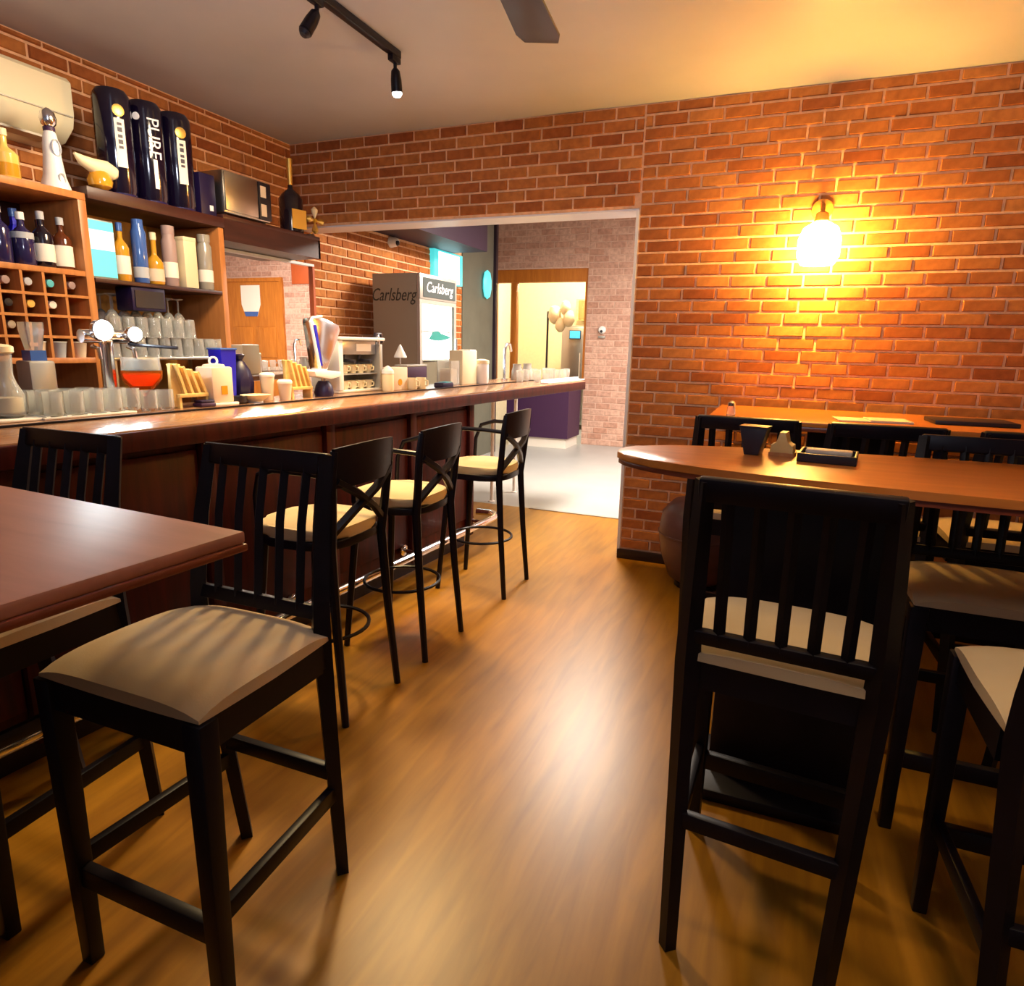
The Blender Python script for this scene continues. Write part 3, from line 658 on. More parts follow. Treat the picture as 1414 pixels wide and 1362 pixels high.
for i in range(10):
    for x, nm in ((-3.10, 'front row'), (-3.17, 'second row')):
        o = link('drinking_glass', me_t, None, (x, 2.35+i*.075 + (.03 if x < -3.12 else 0) - (.02 if i == 9 else 0), 1.3002))
        tag(o, 'clear glass upturned on the lower tray of the steel glass stand', 'glass', 'upturned glasses on lower stand tray')
for i in range(7):
    for x in (-3.098, -3.164):
        o = link('drinking_glass', me_t, None, (x, 2.37+i*.075 + (.03 if x < -3.12 else 0), 1.4004))
        tag(o, 'clear glass stacked on top of the lower row of upturned glasses', 'glass', 'second layer of upturned glasses')
for i in range(7):
    for x in (-3.25, -3.33):
        o = link('wine_glass', me_w, None, (x, 2.475+i*.069, 1.4422)); tag(o, 'stemmed clear glass upturned on the upper tray of the stand', 'glass', 'upturned stemmed glasses on upper stand tray')
GZ = 1.1002
_before = set(bpy.data.objects)
mat_ = thing('bar_mat', 'white ribbed drip mat under the clear glass mugs on bar', 'mat', (-2.37, 1.71, GZ))
MB().box(-.11, .115, -.27, .083, 0, .008, .002).build('tray', 'white', mat_)
for i in range(5): MB().box(-.105, .11, -.26+i*.074, -.245+i*.074, .008, .012).build('rib', 'ceramic', mat_)
for r_, x in enumerate((-2.29, -2.365, -2.44)):
    for i in range((5, 5, 4)[r_]):
        o = link('glass_mug', me_m, None, (x, 1.49 + i*.0735 + (.0 if r_ == 0 else .0), GZ+.0122)); o.rotation_euler = (0, 0, random.random())
        tag(o, 'clear glass mug standing in the rows on the white bar mat', 'mug', 'clear glass mugs on the bar mat')
# carafe
cf = thing('glass_carafe', 'large clear carafe with cream lid on white mat at left end', 'carafe', (-2.36, 1.385, GZ))
MB().lathe([(.045, .010), (.058, .02), (.058, .09), (.040, .13), (.032, .16), (.036, .235), (.034, .235), (.029, .16), (.036, .128), (.054, .09), (.054, .026)], (0, 0, 0), 18).build('body', 'glass', cf)
MB().lathe([(.040, .235), (.044, .24), (.044, .258), (.030, .265), (.002, .268)], (0, 0, 0), 16).build('lid', 'cream', cf)
MB().lathe([(.052, .03), (.052, .08), (.001, .082)], (0, 0, 0), 16).build('contents', 'cream', cf)
MB().box(-.11, .09, -.12, .07, 0, .010, .003).build('mat', 'white', cf)
# beer tower with two lit round badges
tw = thing('beer_tap_tower', 'chrome beer tower with two glowing white round badges', 'beer tap', (-2.49, 1.855, GZ))
MB().lathe([(.05, 0), (.05, .01), (.028, .03), (.026, .26), (.03, .28)], (0, 0, 0), 16).build('column', 'chrome', tw)
MB().tube([(0, -.10, .30), (0, .135, .30)], .028, 12).build('manifold', 'chrome', tw)
for dy, z, r, nm in ((-.04, .325, .040, 'badge'), (.095, .312, .030, 'badge')):
    b_ = MB().lathe([(r*1.1, 0), (r*1.1, .02), (r, .024)], (.035, dy, z), 20, 'X').build('badge', 'chrome', tw)
    MB().lathe([(r, .0242), (r*.9, .032), (.001, .036)], (.035, dy, z), 20, 'X').build('lens', 'lamp_white', b_)
for dy in (-.075, .075):
    MB().tube([(.03, dy, .26), (.07, dy, .25), (.075, dy, .21)], .009, 8).build('spout', 'chrome', tw)
MB().tube([(.0, .10, .27), (.10, .17, .262), (.17, .21, .258)], .007, 8).build('handle', 'black_plastic', tw)
lampsw = thing('coffee_grinder', 'small pale blue glass grinder hopper beside glowing badge', 'grinder', (-2.62, 1.66, .92))
MB().box(-.05, .05, -.05, .05, 0, .38, .01).build('body', 'dull_steel', lampsw)
MB().lathe([(.03, .42), (.045, .50), (.045, .53)], (0, 0, 0), 4).rot('Z', PI/4).build('hopper', 'glass', lampsw)
MB().box(-.03, .03, -.03, .03, .38, .42).build('collar', 'bottle_blue', lampsw)
MB().box(-.12, .06, -.07, .07, -.02, 0).build('base', 'black_plastic', lampsw)
wk = thing('work_counter', 'low steel work counter behind the bar', 'counter', (-2.62, 1.8, 0))
MB().box(-.14, .115, -1.0, 2.1, .86, .898, .004).build('worktop', 'steel', wk); MB().box(-.12, .10, -.98, 2.08, .08, .86).build('body', 'dull_steel', wk); MB().box(-.10, .08, -.96, 2.06, 0, .08).build('plinth', 'black_metal', wk)
# bowl of red drink
for y, w_ in ((1.862, 'nearer the bar mat'), (1.936, 'nearer the menu stand')):
    o = link('glass_mug', me_m, None, (-2.29, y, GZ)); tag(o, 'clear glass mug before the orange punch bowl, ' + w_, 'mug', 'clear glass mugs before the punch bowl')
bw = thing('punch_bowl', 'orange glass bowl of red drink on a clear foot', 'bowl', (-2.36, 1.885, GZ+.012))
bw.location = (-2.432, 1.955, GZ)
MB().lathe([(.045, 0), (.045, .006), (.012, .02), (.012, .06), (.05, .085), (.080, .125), (.083, .16), (.079, .16), (.075, .127), (.045, .092)], (0, 0, 0), 18).build('body', 'orange_glass', bw)
MB().lathe([(.040, .096), (.070, .128), (.074, .145), (.001, .146)], (0, 0, 0), 18).build('drink', 'red_drink', bw)
MB().lathe([(.079, .161), (.075, .215), (.072, .215), (.076, .161)], (0, 0, 0), 18).build('rim', 'glass', bw)
# slatted menu stands
def menu_stand(y, label, rz, h=.19, n=4):
    t = thing('menu_stand', label, 'holder', (-2.31, y, GZ), rz)
    MB().box(-.035, .035, -.074, .074, .045, .062, .002).build('base_board', 'pale_wood', t)
    for yy in (-.068, .068):
        MB().box(-.03, .03, yy-.006, yy+.006, 0, .045).build('foot', 'pale_wood', t)
    MB().bar((0, -.072, 0), (0, -.066, h), .02, .05, bev=.002).build('upright', 'pale_wood', t)
    for i in range(n):
        y0 = -.05 + i*.035
        MB().bar((0, y0+.012, .062), (0, y0-.025, h-.012*i), .012, .06, upv=(1, 0, 0)).build('slat', 'pale_wood', t)
    return t
menu_stand(2.073, 'pale wooden slatted menu stand left of the peach jar', 0)
menu_stand(2.755, 'pale wooden slatted menu stand left of the silver tap', 0, .20, 4)
jr = thing('napkin_tin', 'peach square tin with round handle and printed square', 'tin', (-2.31, 2.213, GZ))
MB().box(-.055, .055, -.058, .058, .012, .175, .008).build('body', 'cream_box', jr)
MB().box(-.062, .065, -.056, .075, 0, .012, .002).build('base_plate', 'white', jr)
MB().box(.0555, .057, -.012, .022, .05, .09).build('printed_square', 'bottle_amber', jr)
MB().lathe([(.05, .175), (.045, .185), (.01, .19)], (0, 0, 0), 14).build('lid', 'cream_box', jr)
MB().tube([(0, .022*math.cos(a*PI/7), .20+.018*math.sin(a*PI/7)) for a in range(14)], .005, 6, True).build('handle', 'ceramic', jr)
pp = thing('purple_cloth', 'folded purple bar cloth below the menu stand', 'cloth', (-2.275, 2.115, GZ))
MB().box(-.03, .03, -.04, .04, 0, .018, .006).build('folds', 'purple', pp); MB().box(-.028, .028, -.036, .036, .018, .03, .005).build('top_fold', 'navy', pp)
bb = thing('blue_bin', 'tall bright royal blue container standing on the bar', 'container', (-2.40, 2.355, GZ))
MB().lathe([(.050, 0), (.062, .25), (.064, .255), (.060, .252), (.046, .01)], (0, 0, 0), 4).rot('Z', PI/4).build('body', 'royal_blue', bb)
MB().tube([(.046, -.046, .254), (.046, .046, .254), (-.046, .046, .254), (-.046, -.046, .254)], .004, 6, True).build('rim', 'bottle_blue', bb)
nb = thing('navy_bag', 'crumpled navy blue bag slumped beside royal blue container', 'bag', (-2.42, 2.475, GZ))
MB().lathe([(.05, 0), (.062, .02), (.066, .09), (.05, .15), (.025, .19), (.012, .20)], (0, 0, 0), 9).build('sack', 'navy', nb); MB().lathe([(.016, .20), (.030, .225), (.02, .23)], (0, 0, 0), 9).build('neck', 'navy', nb)
wb = thing('white_dish', 'shallow cream dish on the bar before the blue container', 'dish', (-2.275, 2.415, GZ))
MB().lathe([(.03, 0), (.032, .006), (.062, .034), (.066, .037), (.060, .036), (.028, .010)], (0, 0, 0), 18, sy=1.15).build('bowl', 'cream', wb); MB().lathe([(.034, 0), (.034, .005)], (0, 0, 0), 14).build('foot_ring', 'ceramic', wb)
bd = thing('black_ashtray', 'low black dish beside the cream dish', 'dish', (-2.285, 2.315, GZ))
MB().lathe([(.03, 0), (.04, .006), (.042, .035), (.036, .035), (.03, .01)], (0, 0, 0), 14).build('bowl', 'black_plastic', bd); MB().lathe([(.025, .010), (.02, .02), (.001, .025)], (0, 0, 0), 12).build('ash', 'grey_print', bd)
for y, x, h, lb_ in ((2.545, -2.32, .12, 'tall peach paper cup with lid on the bar left of the slatted stand'), (2.61, -2.27, .085, 'short peach paper cup before the slatted stand on the bar')):
    t = thing('paper_cup', lb_, 'cup', (x, y, GZ))
    MB().lathe([(.026, 0), (.036, h), (.033, h), (.022, .005)], (0, 0, 0), 14).build('body', 'cream_box', t)
    MB().lathe([(.038, h), (.038, h+.01), (.030, h+.018), (.002, h+.02)], (0, 0, 0), 14).build('lid', 'white', t)
# silver arched tap
st = thing('draft_tap', 'silver arched drinks tap with blue lit stripe and white drip shelf', 'beer tap', (-2.29, 2.885, GZ))
MB().lathe([(.05, 0), (.055, .02), (.045, .06), (.03, .085)], (0, .05, 0), 14).build('base', 'navy', st)
MB().prism([(-.06, .115), (.06, .095), (.14, .11), (.14, .135), (-.04, .15), (-.07, .14)], -.04, .05, .004, axis='X').build('drip_shelf', 'ceramic', st)
MB().prism([(-.02, .15), (.05, .14), (.17, .36), (.16, .39), (.02, .43), (-.055, .42), (-.06, .395)], -.035, .03, .008, axis='X').build('body', 'chrome', st)
MB().prism([(-.012, .17), (.008, .168), (-.028, .385), (-.042, .385)], .031, .036, axis='X').build('stripe', 'royal_blue', st)
MB().tube([(.03, .02, .43), (.03, -.05, .42), (.03, -.065, .40), (.03, -.01, .155)], .009, 8).build('edge_trim', 'ceramic', st)
MB().lathe([(.012, .085), (.012, .12)], (0, .05, 0), 10).build('stem', 'chrome', st)
# espresso machine
es = thing('espresso_machine', 'white and steel coffee machine with stacked cups', 'coffee machine', (-2.45, 3.395, GZ))
MB().box(-.12, .09, -.21, .21, .0, .016, .004).build('tray', 'white', es)
MB().box(-.12, .10, -.21, -.17, .016, .31, .006).build('side_panel', 'ceramic', es)
MB().box(-.12, -.08, -.17, .20, .016, .31).build('back', 'steel', es)
MB().box(-.12, .10, .175, .205, .016, .29, .005).build('side_panel', 'dull_steel', es)
MB().box(-.12, .115, -.215, .215, .31, .33, .006).build('top_plate', 'ceramic', es)
MB().box(-.08, .07, -.168, .172, .225, .309, .004).build('head', 'steel', es)
MB().box(.071, .075, -.02, .12, .245, .29).build('name_plate', 'label_white', es)
for yy in (-.09, .06): MB().tube([(.03, yy, .225), (.03, yy, .19), (.12, yy, .185)], .011, 8).build('portafilter', 'black_plastic', es)
for z in (.105,): MB().box(-.08, .08, -.168, .172, z, z+.008).build('shelf', 'dull_steel', es)
k_ = 0
for z in (.0162, .1132):
    for yy in (-.11, -.03, .05, .13):
        o = thing('coffee_cup', 'small beige coffee cup stacked inside the coffee machine shelves', 'cup', (-2.41, 3.395+yy, GZ+z), 0, 'beige cups in the coffee machine')
        MB().lathe([(.020, 0), (.032, .05), (.034, .052), (.030, .05), (.017, .006)], (0, 0, 0), 12).build('body', 'cream', o)
        MB().tube([(.030, .0, .042), (.048, 0, .038), (.046, 0, .018), (.026, 0, .014)], .004, 6).build('handle', 'cream', o)
# jars after the coffee machine
sj = thing('sugar_jar', 'pale jar with white domed lid right of coffee machine', 'jar', (-2.275, 3.545, GZ))
MB().lathe([(.034, 0), (.038, .01), (.038, .10), (.034, .11)], (0, 0, 0), 14).build('body', 'cream', sj); MB().lathe([(.040, .11), (.038, .13), (.012, .155), (.002, .16)], (0, 0, 0), 14).build('lid', 'ceramic', sj)
bx2 = thing('printed_box', 'peach box with orange dot standing on the bar', 'box', (-2.33, 3.70, GZ))
MB().box(-.05, .05, -.075, .085, 0, .145, .003).build('carton', 'cream_box', bx2); MB().lathe([(.022, 0), (.022, .002)], (.0505, 0, .05), 14, 'X').build('orange_dot', 'bottle_amber', bx2)
tp2 = thing('black_tap', 'slim black and chrome tap in front of the grey fridge', 'beer tap', (-2.46, 3.72, GZ))
MB().lathe([(.035, 0), (.035, .02), (.018, .03), (.016, .31)], (0, 0, 0), 12).build('column', 'chrome', tp2)
MB().box(-.02, .02, -.05, -.02, .03, .30, .006).build('back_plate', 'black_plastic', tp2)
MB().tube([(0, -.04, .27), (0, -.02, .355), (0, .03, .355), (0, .045, .30)], .012, 8).build('spout', 'bar_dark', tp2)
MB().lathe([(.014, .30), (.02, .33), (.004, .36)], (0, 0, 0), 10).build('knob', 'chrome', tp2)
pb = thing('purple_box', 'small purple box with a pale lid lying on stacked cups', 'box', (-2.36, 3.97, GZ))
MB().box(-.05, .05, -.12, .12, .055, .145, .004).build('carton', 'purple', pb); MB().box(-.052, .052, -.122, .122, .145, .157, .003).build('lid', 'dull_steel', pb)
MB().box(-.045, .045, -.115, .115, 0, .055, .003).build('riser', 'cream', pb)
cn = thing('pourer_cone', 'small white cone pourer on a thin stem above the purple box', 'pourer', (-2.50, 4.06, GZ))
MB().lathe([(.03, 0), (.03, .01), (.006, .02), (.006, .21)], (0, 0, 0), 10).build('stem', 'chrome', cn); MB().lathe([(.045, .20), (.044, .21), (.02, .26), (.004, .29)], (0, 0, 0), 12).build('cone', 'ceramic', cn)
for y, x, lb_ in ((3.83, -2.27, 'cream mug on the bar just right of the peach printed box'), (3.93, -2.26, 'cream mug on the bar in front of the purple box')):
    t = thing('cream_mug', lb_, 'mug', (x, y, GZ)); MB().lathe([(.028, 0), (.034, .01), (.034, .075), (.031, .075), (.03, .01)], (0, 0, 0), 12).build('body', 'cream', t)
    MB().tube([(.032, .0, .06), (.055, 0, .055), (.055, 0, .025), (.032, 0, .02)], .005, 6).build('handle', 'cream', t)
kd = thing('card_reader', 'small dark card reader lying before the lit fridge', 'card reader', (-2.22, 4.18, GZ))
MB().box(-.04, .04, -.07, .07, 0, .035, .008).build('case', 'navy', kd); MB().box(-.03, .03, -.02, .06, .035, .038).build('keypad', 'bottle_cyan', kd)
cl = thing('clear_canister', 'clear canister of straws beside cream carton on the bar', 'canister', (-2.33, 4.46, GZ))
MB().lathe([(.085, 0), (.085, .18), (.08, .18), (.08, .01)], (0, 0, 0), 4).rot('Z', PI/4).build('body', 'glass', cl); MB().box(-.045, .045, -.045, .045, .01, .12).build('contents', 'cream_box', cl)
cc = thing('cream_carton', 'tall cream carton standing before the partition on the bar', 'box', (-2.33, 4.72, GZ))
MB().box(-.06, .06, -.12, .10, 0, .255, .004).build('carton', 'cream', cc); MB().box(-.05, .05, .01, .098, .255, .262).build('flap', 'label_white', cc)
c3 = thing('white_canister', 'white cylindrical canister next to tall cream carton', 'canister', (-2.27, 4.93, GZ))
MB().lathe([(.05, 0), (.055, .01), (.055, .15), (.05, .155)], (0, 0, 0), 14).build('body', 'ceramic', c3); MB().lathe([(.058, .155), (.058, .18), (.02, .19)], (0, 0, 0), 14).build('lid', 'cream', c3)
# far end of the bar: glass tumblers, jugs and a chrome swan neck tap
sw = thing('swan_neck_tap', 'chrome swan neck tap rising at the far end of the bar', 'tap', (-2.33, 5.55, GZ))
MB().lathe([(.03, 0), (.03, .015), (.014, .02)], (0, 0, 0), 12).build('base', 'chrome', sw)
MB().tube([(0, 0, .02), (0, 0, .26), (0, .03, .31), (0, .09, .31), (0, .12, .25)], .013, 8).build('spout', 'chrome', sw)
me_tu = glass_lathe('tumbler').mesh('drinking_glass'); me_tu.materials.append(MATS['glass'])
for i, (x, y) in enumerate([(-2.1, 5.35), (-2.0, 5.5), (-2.15, 5.62), (-1.98, 5.7), (-2.1, 5.8), (-1.95, 5.92), (-2.2, 5.95), (-2.05, 6.05), (-1.96, 6.15), (-2.1, 6.2), (-2.2, 6.3), (-1.98, 6.3)]):
    o = link('drinking_glass', me_tu, None, (x, y, GZ)); tag(o, 'clear tumbler among the glasses at the far end of the bar', 'glass', 'tumblers at far bar end')
for x, y, lb_ in ((-2.3, 5.78, 'dark steel milk jug at the far bar end, left one'), (-2.32, 6.1, 'dark steel milk jug at the far bar end, right one')):
    t = thing('milk_jug', lb_, 'jug', (x, y, GZ))
    MB().lathe([(.05, 0), (.055, .01), (.048, .08), (.036, .12), (.04, .14), (.037, .14), (.033, .12), (.045, .08)], (0, 0, 0), 14).build('body', 'dull_steel', t)
    MB().tube([(0, .045, .12), (0, .085, .11), (0, .085, .05), (0, .05, .03)], .006, 6).build('handle', 'black_plastic', t)
t = thing('white_tray', 'long white tray edge at the far end of the bar', 'tray', (-1.865, 5.85, GZ)); MB().box(-.035, .03, -.4, .45, 0, .012, .003).build('base', 'ceramic', t); MB().box(-.04, -.035, -.4, .45, 0, .03).build('lip', 'ceramic', t)

for o in list(bpy.data.objects):
    if o not in _before and o.parent is None and o.location.z > 1.0: onbar(o)
for o in (wk, lampsw): onbar(o)
# ------------------------------------------------------------------ tables
def table(name, label, loc, poly, z, th, topm, edgem, parts):
    t = thing(name, label, 'table', loc)
    MB().prism(poly, z-th, z, .004).build('tabletop', topm, t)
    for fn in parts: fn(t)
    return t
LX0, LX1, LY0, LY1 = -1.80, -.828, -.75, .832
def lt_parts(t):
    MB().box(LX0+.001, LX1+.004, LY0, LY1+.004, 1.044, 1.058, .004).build('edge_band', 'table_edge', t)
    m = MB()
    MB().box(LX0+.2, LX1-.16, LY0+.2, LY1-.18, .98, 1.044).build('apron', 'bar_dark', t)
    for x in (LX0+.25, LX1-.52):
        MB().box(x-.04, x+.04, -.06, .02, .04, .98, .005).build('pedestal', 'black_wood', t)
        MB().box(x-.05, x+.05, -.38, .36, 0, .04, .008).build('foot', 'black_wood', t)
lt = table('high_table', 'square cornered reddish brown high table at the left edge', (0, 0, 0), [(LX0, LY0), (LX1, LY0), (LX1, LY1), (LX0, LY1)], 1.08, .022, 'table_red', 'table_edge', [lt_parts])
a_ = math.radians(-3.5); p_ = Vector((LX1, LY1, 0)); q_ = Matrix.Rotation(a_, 3, 'Z') @ p_; lt.location = p_-q_; lt.rotation_euler = (0, 0, a_)
def oval(cx, cy, a, b2, n=48, e=2.3):
    return [(cx + a*math.copysign(abs(math.cos(k*2*PI/n))**(2/e), math.cos(k*2*PI/n)), cy + b2*math.copysign(abs(math.sin(k*2*PI/n))**(2/e), math.sin(k*2*PI/n))) for k in range(n)]
def rt_parts(t):
    MB().prism(oval(.70, 2.09, 1.165, .305), 1.042, 1.058, .004).build('edge_band', 'table_edge', t)
    for x in (.12, 1.25):
        MB().box(x-.22, x+.22, 2.06, 2.13, .04, 1.042, .004).build('slab_leg', 'black_wood', t)
        MB().box(x-.24, x+.24, 1.93, 2.26, 0, .04, .006).build('foot', 'black_wood', t)
t1 = table('oval_high_table', 'glossy orange brown high table with rounded left end', (0, 0, 0), oval(.70, 2.09, 1.17, .31), 1.08, .022, 'table_orange', 'table_edge', [rt_parts])
def r2_parts(t):
    MB().box(-.32, 2.1, 3.345, 4.145, 1.035, 1.058, .004).build('edge_band', 'table_edge', t)
    for x in (.35, 1.5):
        MB().box(x-.2, x+.2, 3.70, 3.78, .04, 1.035, .004).build('slab_leg', 'black_wood', t); MB().box(x-.22, x+.22, 3.5, 3.98, 0, .04, .006).build('foot', 'black_wood', t)
t2 = table('wall_high_table', 'brown high table standing along the brick wall under the sconce', (0, 0, 0), [(-.325, 3.34), (2.1, 3.34), (2.1, 4.15), (-.325, 4.15)], 1.08, .022, 'table_orange', 'table_edge', [r2_parts])
# things on the oval table
tr = thing('serving_tray', 'black tray with a pale rim on the oval table', 'tray', (.152, 2.18, 1.0802), -.12)
MB().box(-.075, .075, -.07, .07, 0, .012, .006).build('base', 'black_plastic', tr)
for x0, x1, y0, y1 in ((-.08, .08, -.076, -.068), (-.08, .08, .068, .076), (-.08, -.072, -.068, .068), (.072, .08, -.068, .068)): MB().box(x0, x1, y0, y1, 0, .026, .002).build('rim', 'black_plastic', tr)
MB().box(-.065, .065, .0, .05, .0125, .03, .006).build('folded_napkin', 'cream_box', tr)
wd = thing('table_tent', 'black wedge shaped table tent standing on the oval table', 'table tent', (-.062, 2.20, 1.0802), -.2)
MB().prism([(-.022, 0), (.022, 0), (.042, .085), (-.042, .085)], -.03, .03, .003, axis='Y').build('body', 'black_plastic', wd); MB().box(-.043, .043, -.032, .032, .085, .09).build('cap', 'black_plastic', wd)
nh = thing('napkin_block', 'amber wooden napkin block between the wedge and the tray', 'napkin holder', (.024, 2.215, 1.0802), -.15)
MB().prism([(-.036, 0), (.036, 0), (.032, .035), (.014, .042), (.010, .075), (-.010, .075), (-.014, .042), (-.032, .035)], -.03, .03, .003, axis='Y').build('body', 'pale_wood', nh); MB().box(-.037, .037, -.032, .032, .0, .012).build('base', 'cabinet', nh)
dk = thing('menu_folder', 'black menu folder lying on the wall table', 'menu', (.85, 3.72, 1.0802), .05)
MB().box(-.17, .17, -.11, .11, 0, .02, .004).build('cover', 'black_plastic', dk); MB().box(-.165, .165, -.105, .112, .006, .014).build('pages', 'label_white', dk)
nk = thing('paper_menu', 'pale paper menu sheet lying on the wall table', 'menu', (.42, 3.60, 1.0802), .1)
MB().box(-.16, .16, -.09, .09, 0, .006, .002).build('sheet', 'cream_box', nk); MB().box(-.02, .16, -.088, .088, .006, .010).build('fold', 'cream_box', nk)
sh = thing('salt_shaker', 'small chrome capped glass shaker near left end of wall table', 'shaker', (-.22, 3.45, 1.0802))
MB().lathe([(.018, 0), (.022, .005), (.018, .05)], (0, 0, 0), 12).build('body', 'glass', sh); MB().lathe([(.019, .05), (.019, .065), (.008, .075)], (0, 0, 0), 12).build('cap', 'chrome', sh)

# ------------------------------------------------------------------ bar chairs
def make_chair(label, loc, rz):
    t = thing('bar_chair', label, 'chair', loc, rz, 'slat back bar chairs')
    # seat cushion: rounded square, domed
    b = bmesh.new(); n = 14; w, d = .445, .395
    grid = []
    for i in range(n+1):
        row = []
        for j in range(n+1):
            u, v = -1+2*i/n, -1+2*j/n
            ex, ey = u, v
            zz = .762 - .020*(abs(u)**4 + abs(v)**4)
            tw = w*(1.0 - .03*(v > 0)*v)
            k = 1 - .018*(u*u*v*v)
            row.append(b.verts.new((ex*tw/2*k, ey*d/2*k - .0, zz)))
        grid.append(row)
    for i in range(n):
        for j in range(n): b.faces.new((grid[i][j], grid[i+1][j], grid[i+1][j+1], grid[i][j+1]))
    edge = [grid[i][0] for i in range(n+1)] + [grid[n][j] for j in range(1, n+1)] + [grid[i][n] for i in range(n-1, -1, -1)] + [grid[0][j] for j in range(n-1, 0, -1)]
    lows = [b.verts.new((v.co.x*1.005, v.co.y*1.005, .716)) for v in edge]
    for k in range(len(edge)): b.faces.new((edge[k-1], edge[k], lows[k], lows[k-1]))
    b.faces.new(lows); bmesh.ops.recalc_face_normals(b, faces=b.faces)
    me = bpy.data.meshes.new('seat'); b.to_mesh(me); b.free(); me.materials.append(MATS['beige_fabric'])
    for p in me.polygons: p.use_smooth = True
    try: me.set_sharp_from_angle(angle=math.radians(50))
    except Exception: pass
    link('seat', me, t)
    K = 'black_wood'
    m = MB(); m.box(-.215, .215, -.192, -.168, .645, .716); m.box(-.205, .205, .160, .186, .645, .716)
    m.box(-.215, -.192, -.168, .160, .645, .716); m.box(.192, .215, -.168, .160, .645, .716); m.build('seat_frame', K, t)
    for s in (-1, 1):
        MB().bar((s*.200, -.178, 0), (s*.205, -.180, .714), .034, .034, .046, .046, .004).build('leg', K, t)
        b2 = MB(); b2.tube([(s*.166, .262, 0), (s*.182, .215, .45), (s*.190, .190, .71), (s*.190, .192, .80), (s*.183, .215, .98), (s*.174, .250, 1.142)], [.021, .025, .029, .026, .024, .021], 4); b2.rot('Z', 0).build('rear_leg', K, t)
        MB().bar((s*.201, -.178, .27), (s*.175, .232, .27), .022, .042, bev=.003, upv=(0, 0, 1)).build('side_stretcher', K, t)
    MB().bar((-.20, -.178, .235), (.20, -.178, .235), .026, .05, bev=.003, upv=(0, 0, 1)).build('front_stretcher', K, t)
    MB().bar((-.175, .225, .33), (.175, .225, .33), .022, .04, bev=.003, upv=(0, 0, 1)).build('rear_stretcher', K, t)
    MB().bar((-.186, .248, 1.122), (.186, .248, 1.122), .026, .052, bev=.006, upv=(0, .2, 1)).build('top_rail', K, t)
    MB().bar((-.19, .194, .777), (.19, .194, .777), .022, .034, bev=.003, upv=(0, .2, 1)).build('lower_rail', K, t)
    for i in range(5):
        x = -.19 + .38*(i+1)/6
        MB().tube([(x, .194, .78), (x, .215, .98), (x, .245, 1.115)], [.013, .013, .013], 4).build('slat', K, t)
    return t
c0 = make_chair('black slat back chair with pale seat in the left foreground', (-1.135, .975, 0), 0)
dup(c0, (-1.775, .94, 0), 0, 'black slat back chair at the left edge, mostly behind the reddish table')
dup(c0, (.072, 1.60, 0), PI-.09, 'black slat back chair seen from behind in the right foreground')
dup(c0, (.665, 1.545, 0), PI, 'black slat back chair cut off by the right edge of the picture')
dup(c0, (.625, 2.215, 0), 0, 'black chair facing the viewer across the oval table')
dup(c0, (-.11, 2.95, 0), PI, 'black slat back chair at left end of the wall table')
dup(c0, (.37, 2.95, 0), PI, 'black slat back chair second from left at the wall table')
dup(c0, (.85, 2.95, 0), PI, 'black slat back chair third from left at the wall table')

# ------------------------------------------------------------------ bentwood bar stools (face -Y locally)
def make_stool(label, loc, rz):
    t = thing('bar_stool', label, 'stool', loc, rz, 'bentwood stools along the bar')
    K = 'black_metal'
    poly = oval(0, 0, .195, .19, 32, 3.2)
    MB().prism(poly, .700, .742, .014).build('seat', 'beige_fabric', t)
    MB().prism(oval(0, 0, .20, .195, 32, 3.2), .668, .70, .004).build('seat_frame', K, t)
    for s in (-1, 1):
        MB().tube([(s*.185, -.195, 0), (s*.165, -.165, .35), (s*.145, -.14, .67)], [.014, .016, .018], 8).build('leg', K, t)
        MB().tube([(s*.180, .225, 0), (s*.168, .195, .35), (s*.160, .175, .67), (s*.168, .190, .80), (s*.178, .205, .95), (s*.172, .215, 1.035)], [.014, .017, .020, .018, .017, .014], 8).build('rear_leg', K, t)
        MB().tube([(s*.178, .210, .945), (s*.205, .10, .955), (s*.205, -.02, .955), (s*.195, -.10, .93), (s*.185, -.13, .85), (s*.178, -.135, .70)], .011, 8).build('arm', K, t)
        MB().tube([(s*.165, .212, .93), (s*.06, .225, .87), (-s*.06, .205, .80), (-s*.150, .180, .735)], .017, 6).build('cross_slat', K, t)
    m = MB(); n = 10; vs = []
    for k in range(n+1):
        u = -1+2*k/n; x = .182*u; y = .200 + .030*(1-u*u); zt = 1.055 - .010*u*u
        vs.append([m.b.verts.new(p) for p in ((x, y, .905), (x, y+.010, zt-.02), (x, y+.024, zt-.02), (x, y+.014, .905), (x, y+.012, zt), (x, y+.024, zt))])
    for a, b2 in zip(vs, vs[1:]):
        for i, j in ((0, 1), (1, 4), (4, 5), (5, 2), (2, 3), (3, 0)): m.b.faces.new((a[i], a[j], b2[j], b2[i]))
    for e in (vs[0], vs[-1]): m.b.faces.new([e[i] for i in (0, 1, 4, 5, 2, 3)])
    m.build('back_panel', K, t)
    MB().tube([(.178*math.cos(a*PI/16), .178*math.sin(a*PI/16), .30) for a in range(32)], .008, 6, True).build('foot_ring', K, t)
    return t
s0 = make_stool('black bentwood stool nearest the viewer, mostly behind slat back chair', (-1.60, 1.99, 0), -PI/2)
dup(s0, (-1.585, 2.56, 0), -PI/2, 'black bentwood stool standing in the middle of the bar row')
dup(s0, (-1.555, 3.40, 0), -PI/2, 'black bentwood stool at the far end of the bar by the opening')

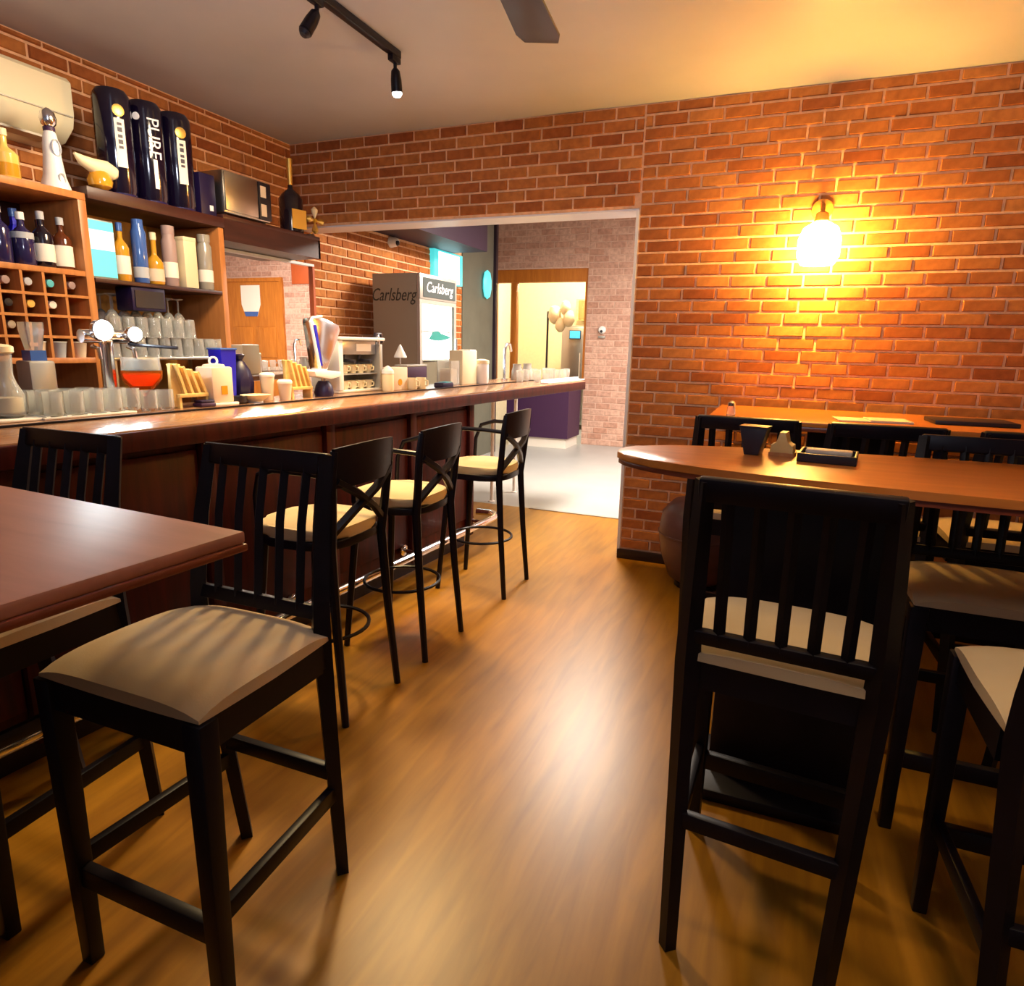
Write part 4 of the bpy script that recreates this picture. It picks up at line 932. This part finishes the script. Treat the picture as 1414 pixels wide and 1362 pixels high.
# pouf
pf = thing('leather_pouf', 'round brown leather pouf against the brick wall behind chair', 'pouf', (-.36, 3.93, 0))
MB().lathe([(.12, .03), (.17, .06), (.225, .20), (.245, .33), (.23, .45), (.17, .52), (.06, .545), (.001, .548)], (0, 0, 0), 24).build('cushion', 'leather', pf)
MB().lathe([(.13, 0), (.13, .03), (.10, .035)], (0, 0, 0), 18).build('foot', 'black_wood', pf)
MB().tube([(.246*math.cos(a*PI/12), .246*math.sin(a*PI/12), .33) for a in range(24)], .005, 6, True).build('piping', 'leather', pf)

# ------------------------------------------------------------------ lamps and fan
sco = thing('wall_sconce', 'glowing glass wall sconce with brown bracket on the brick wall', 'sconce', (.11, WY-.012, 1.97))
MB().lathe([(.055, 0), (.055, -.015), (.03, -.022)], (0, 0, .20), 16, 'Y').build('wall_plate', 'door_brown', sco)
MB().tube([(0, -.015, .20), (0, -.07, .215), (0, -.12, .20), (0, -.13, .15)], .012, 8).build('arm', 'door_brown', sco)
MB().lathe([(.03, .11), (.038, .12), (.032, .16), (.012, .17)], (0, -.13, 0), 14).build('socket', 'door_brown', sco)
MB().lathe([(.045, .112), (.088, .085), (.108, .03), (.108, -.06), (.085, -.105), (.080, -.105), (.103, -.06), (.103, .03), (.084, .08), (.043, .106)], (0, -.13, 0), 20).build('shade', 'lamp_shade', sco)
MB().lathe([(.012, .11), (.026, .05), (.03, .01), (.018, -.02), (.002, -.027)], (0, -.13, 0), 12).build('bulb', 'lamp_shade', sco)
tk = thing('track_light', 'black ceiling track with two hanging spot heads', 'track light', (-1.93, 2.6, CZ))
MB().box(-.018, .018, -.9, .56, -.035, -.001, .003).build('track', 'black_metal', tk)
def head(y, lit, ang):
    a = MB().box(-.016, .016, y-.045, y+.03, -.062, -.034, .004).build('adapter', 'black_metal', tk)
    MB().tube([(0, y, -.06), (0, y, -.085)], .009, 8).build('stem', 'black_metal', tk)
    m = MB(); m.lathe([(.012, 0), (.022, -.012), (.027, -.05), (.028, -.105), (.024, -.105)], (0, 0, 0), 16).rot('X', ang[0]).rot('Y', ang[1]).move((0, y, -.085))
    hh = m.build('spot_head', 'black_metal', tk)
    m = MB(); m.lathe([(.024, -.104), (.025, -.112), (.016, -.124), (.001, -.127)], (0, 0, 0), 14).rot('X', ang[0]).rot('Y', ang[1]).move((0, y, -.085))
    m.build('lens', 'spot_face' if lit else 'black_plastic', hh)
head(.53, True, (0.12, 0.0)); head(-.07, False, (-.5, .25))
fan = thing('ceiling_fan', 'dark brown ceiling fan, one blade tip showing at the top', 'fan', (-.825, 1.72, CZ))
MB().tube([(0, 0, 0), (0, 0, -.26)], .014, 10).build('rod', 'fan_brown', fan)
MB().lathe([(.07, -.001), (.06, -.04), (.02, -.06)], (0, 0, 0), 16).build('canopy', 'fan_brown', fan)
MB().lathe([(.03, -.25), (.10, -.27), (.12, -.32), (.10, -.37), (.03, -.39)], (0, 0, 0), 20).build('motor', 'fan_brown', fan)
for k in range(4):
    a = k*PI/2 + math.radians(98)
    MB().prism([(.10, -.03), (.25, -.062), (.74, -.082), (.80, -.066), (.80, .06), (.74, .078), (.25, .06), (.10, .03)], -.338, -.330, .002).rot('X', .10, (0, 0, -.334)).rot('Z', a).build('blade', 'fan_brown', fan)
    MB().bar((.08, 0, -.322), (.20, 0, -.328), .05, .008, upv=(0, 0, 1)).rot('Z', a).build('blade_arm', 'black_metal', fan)
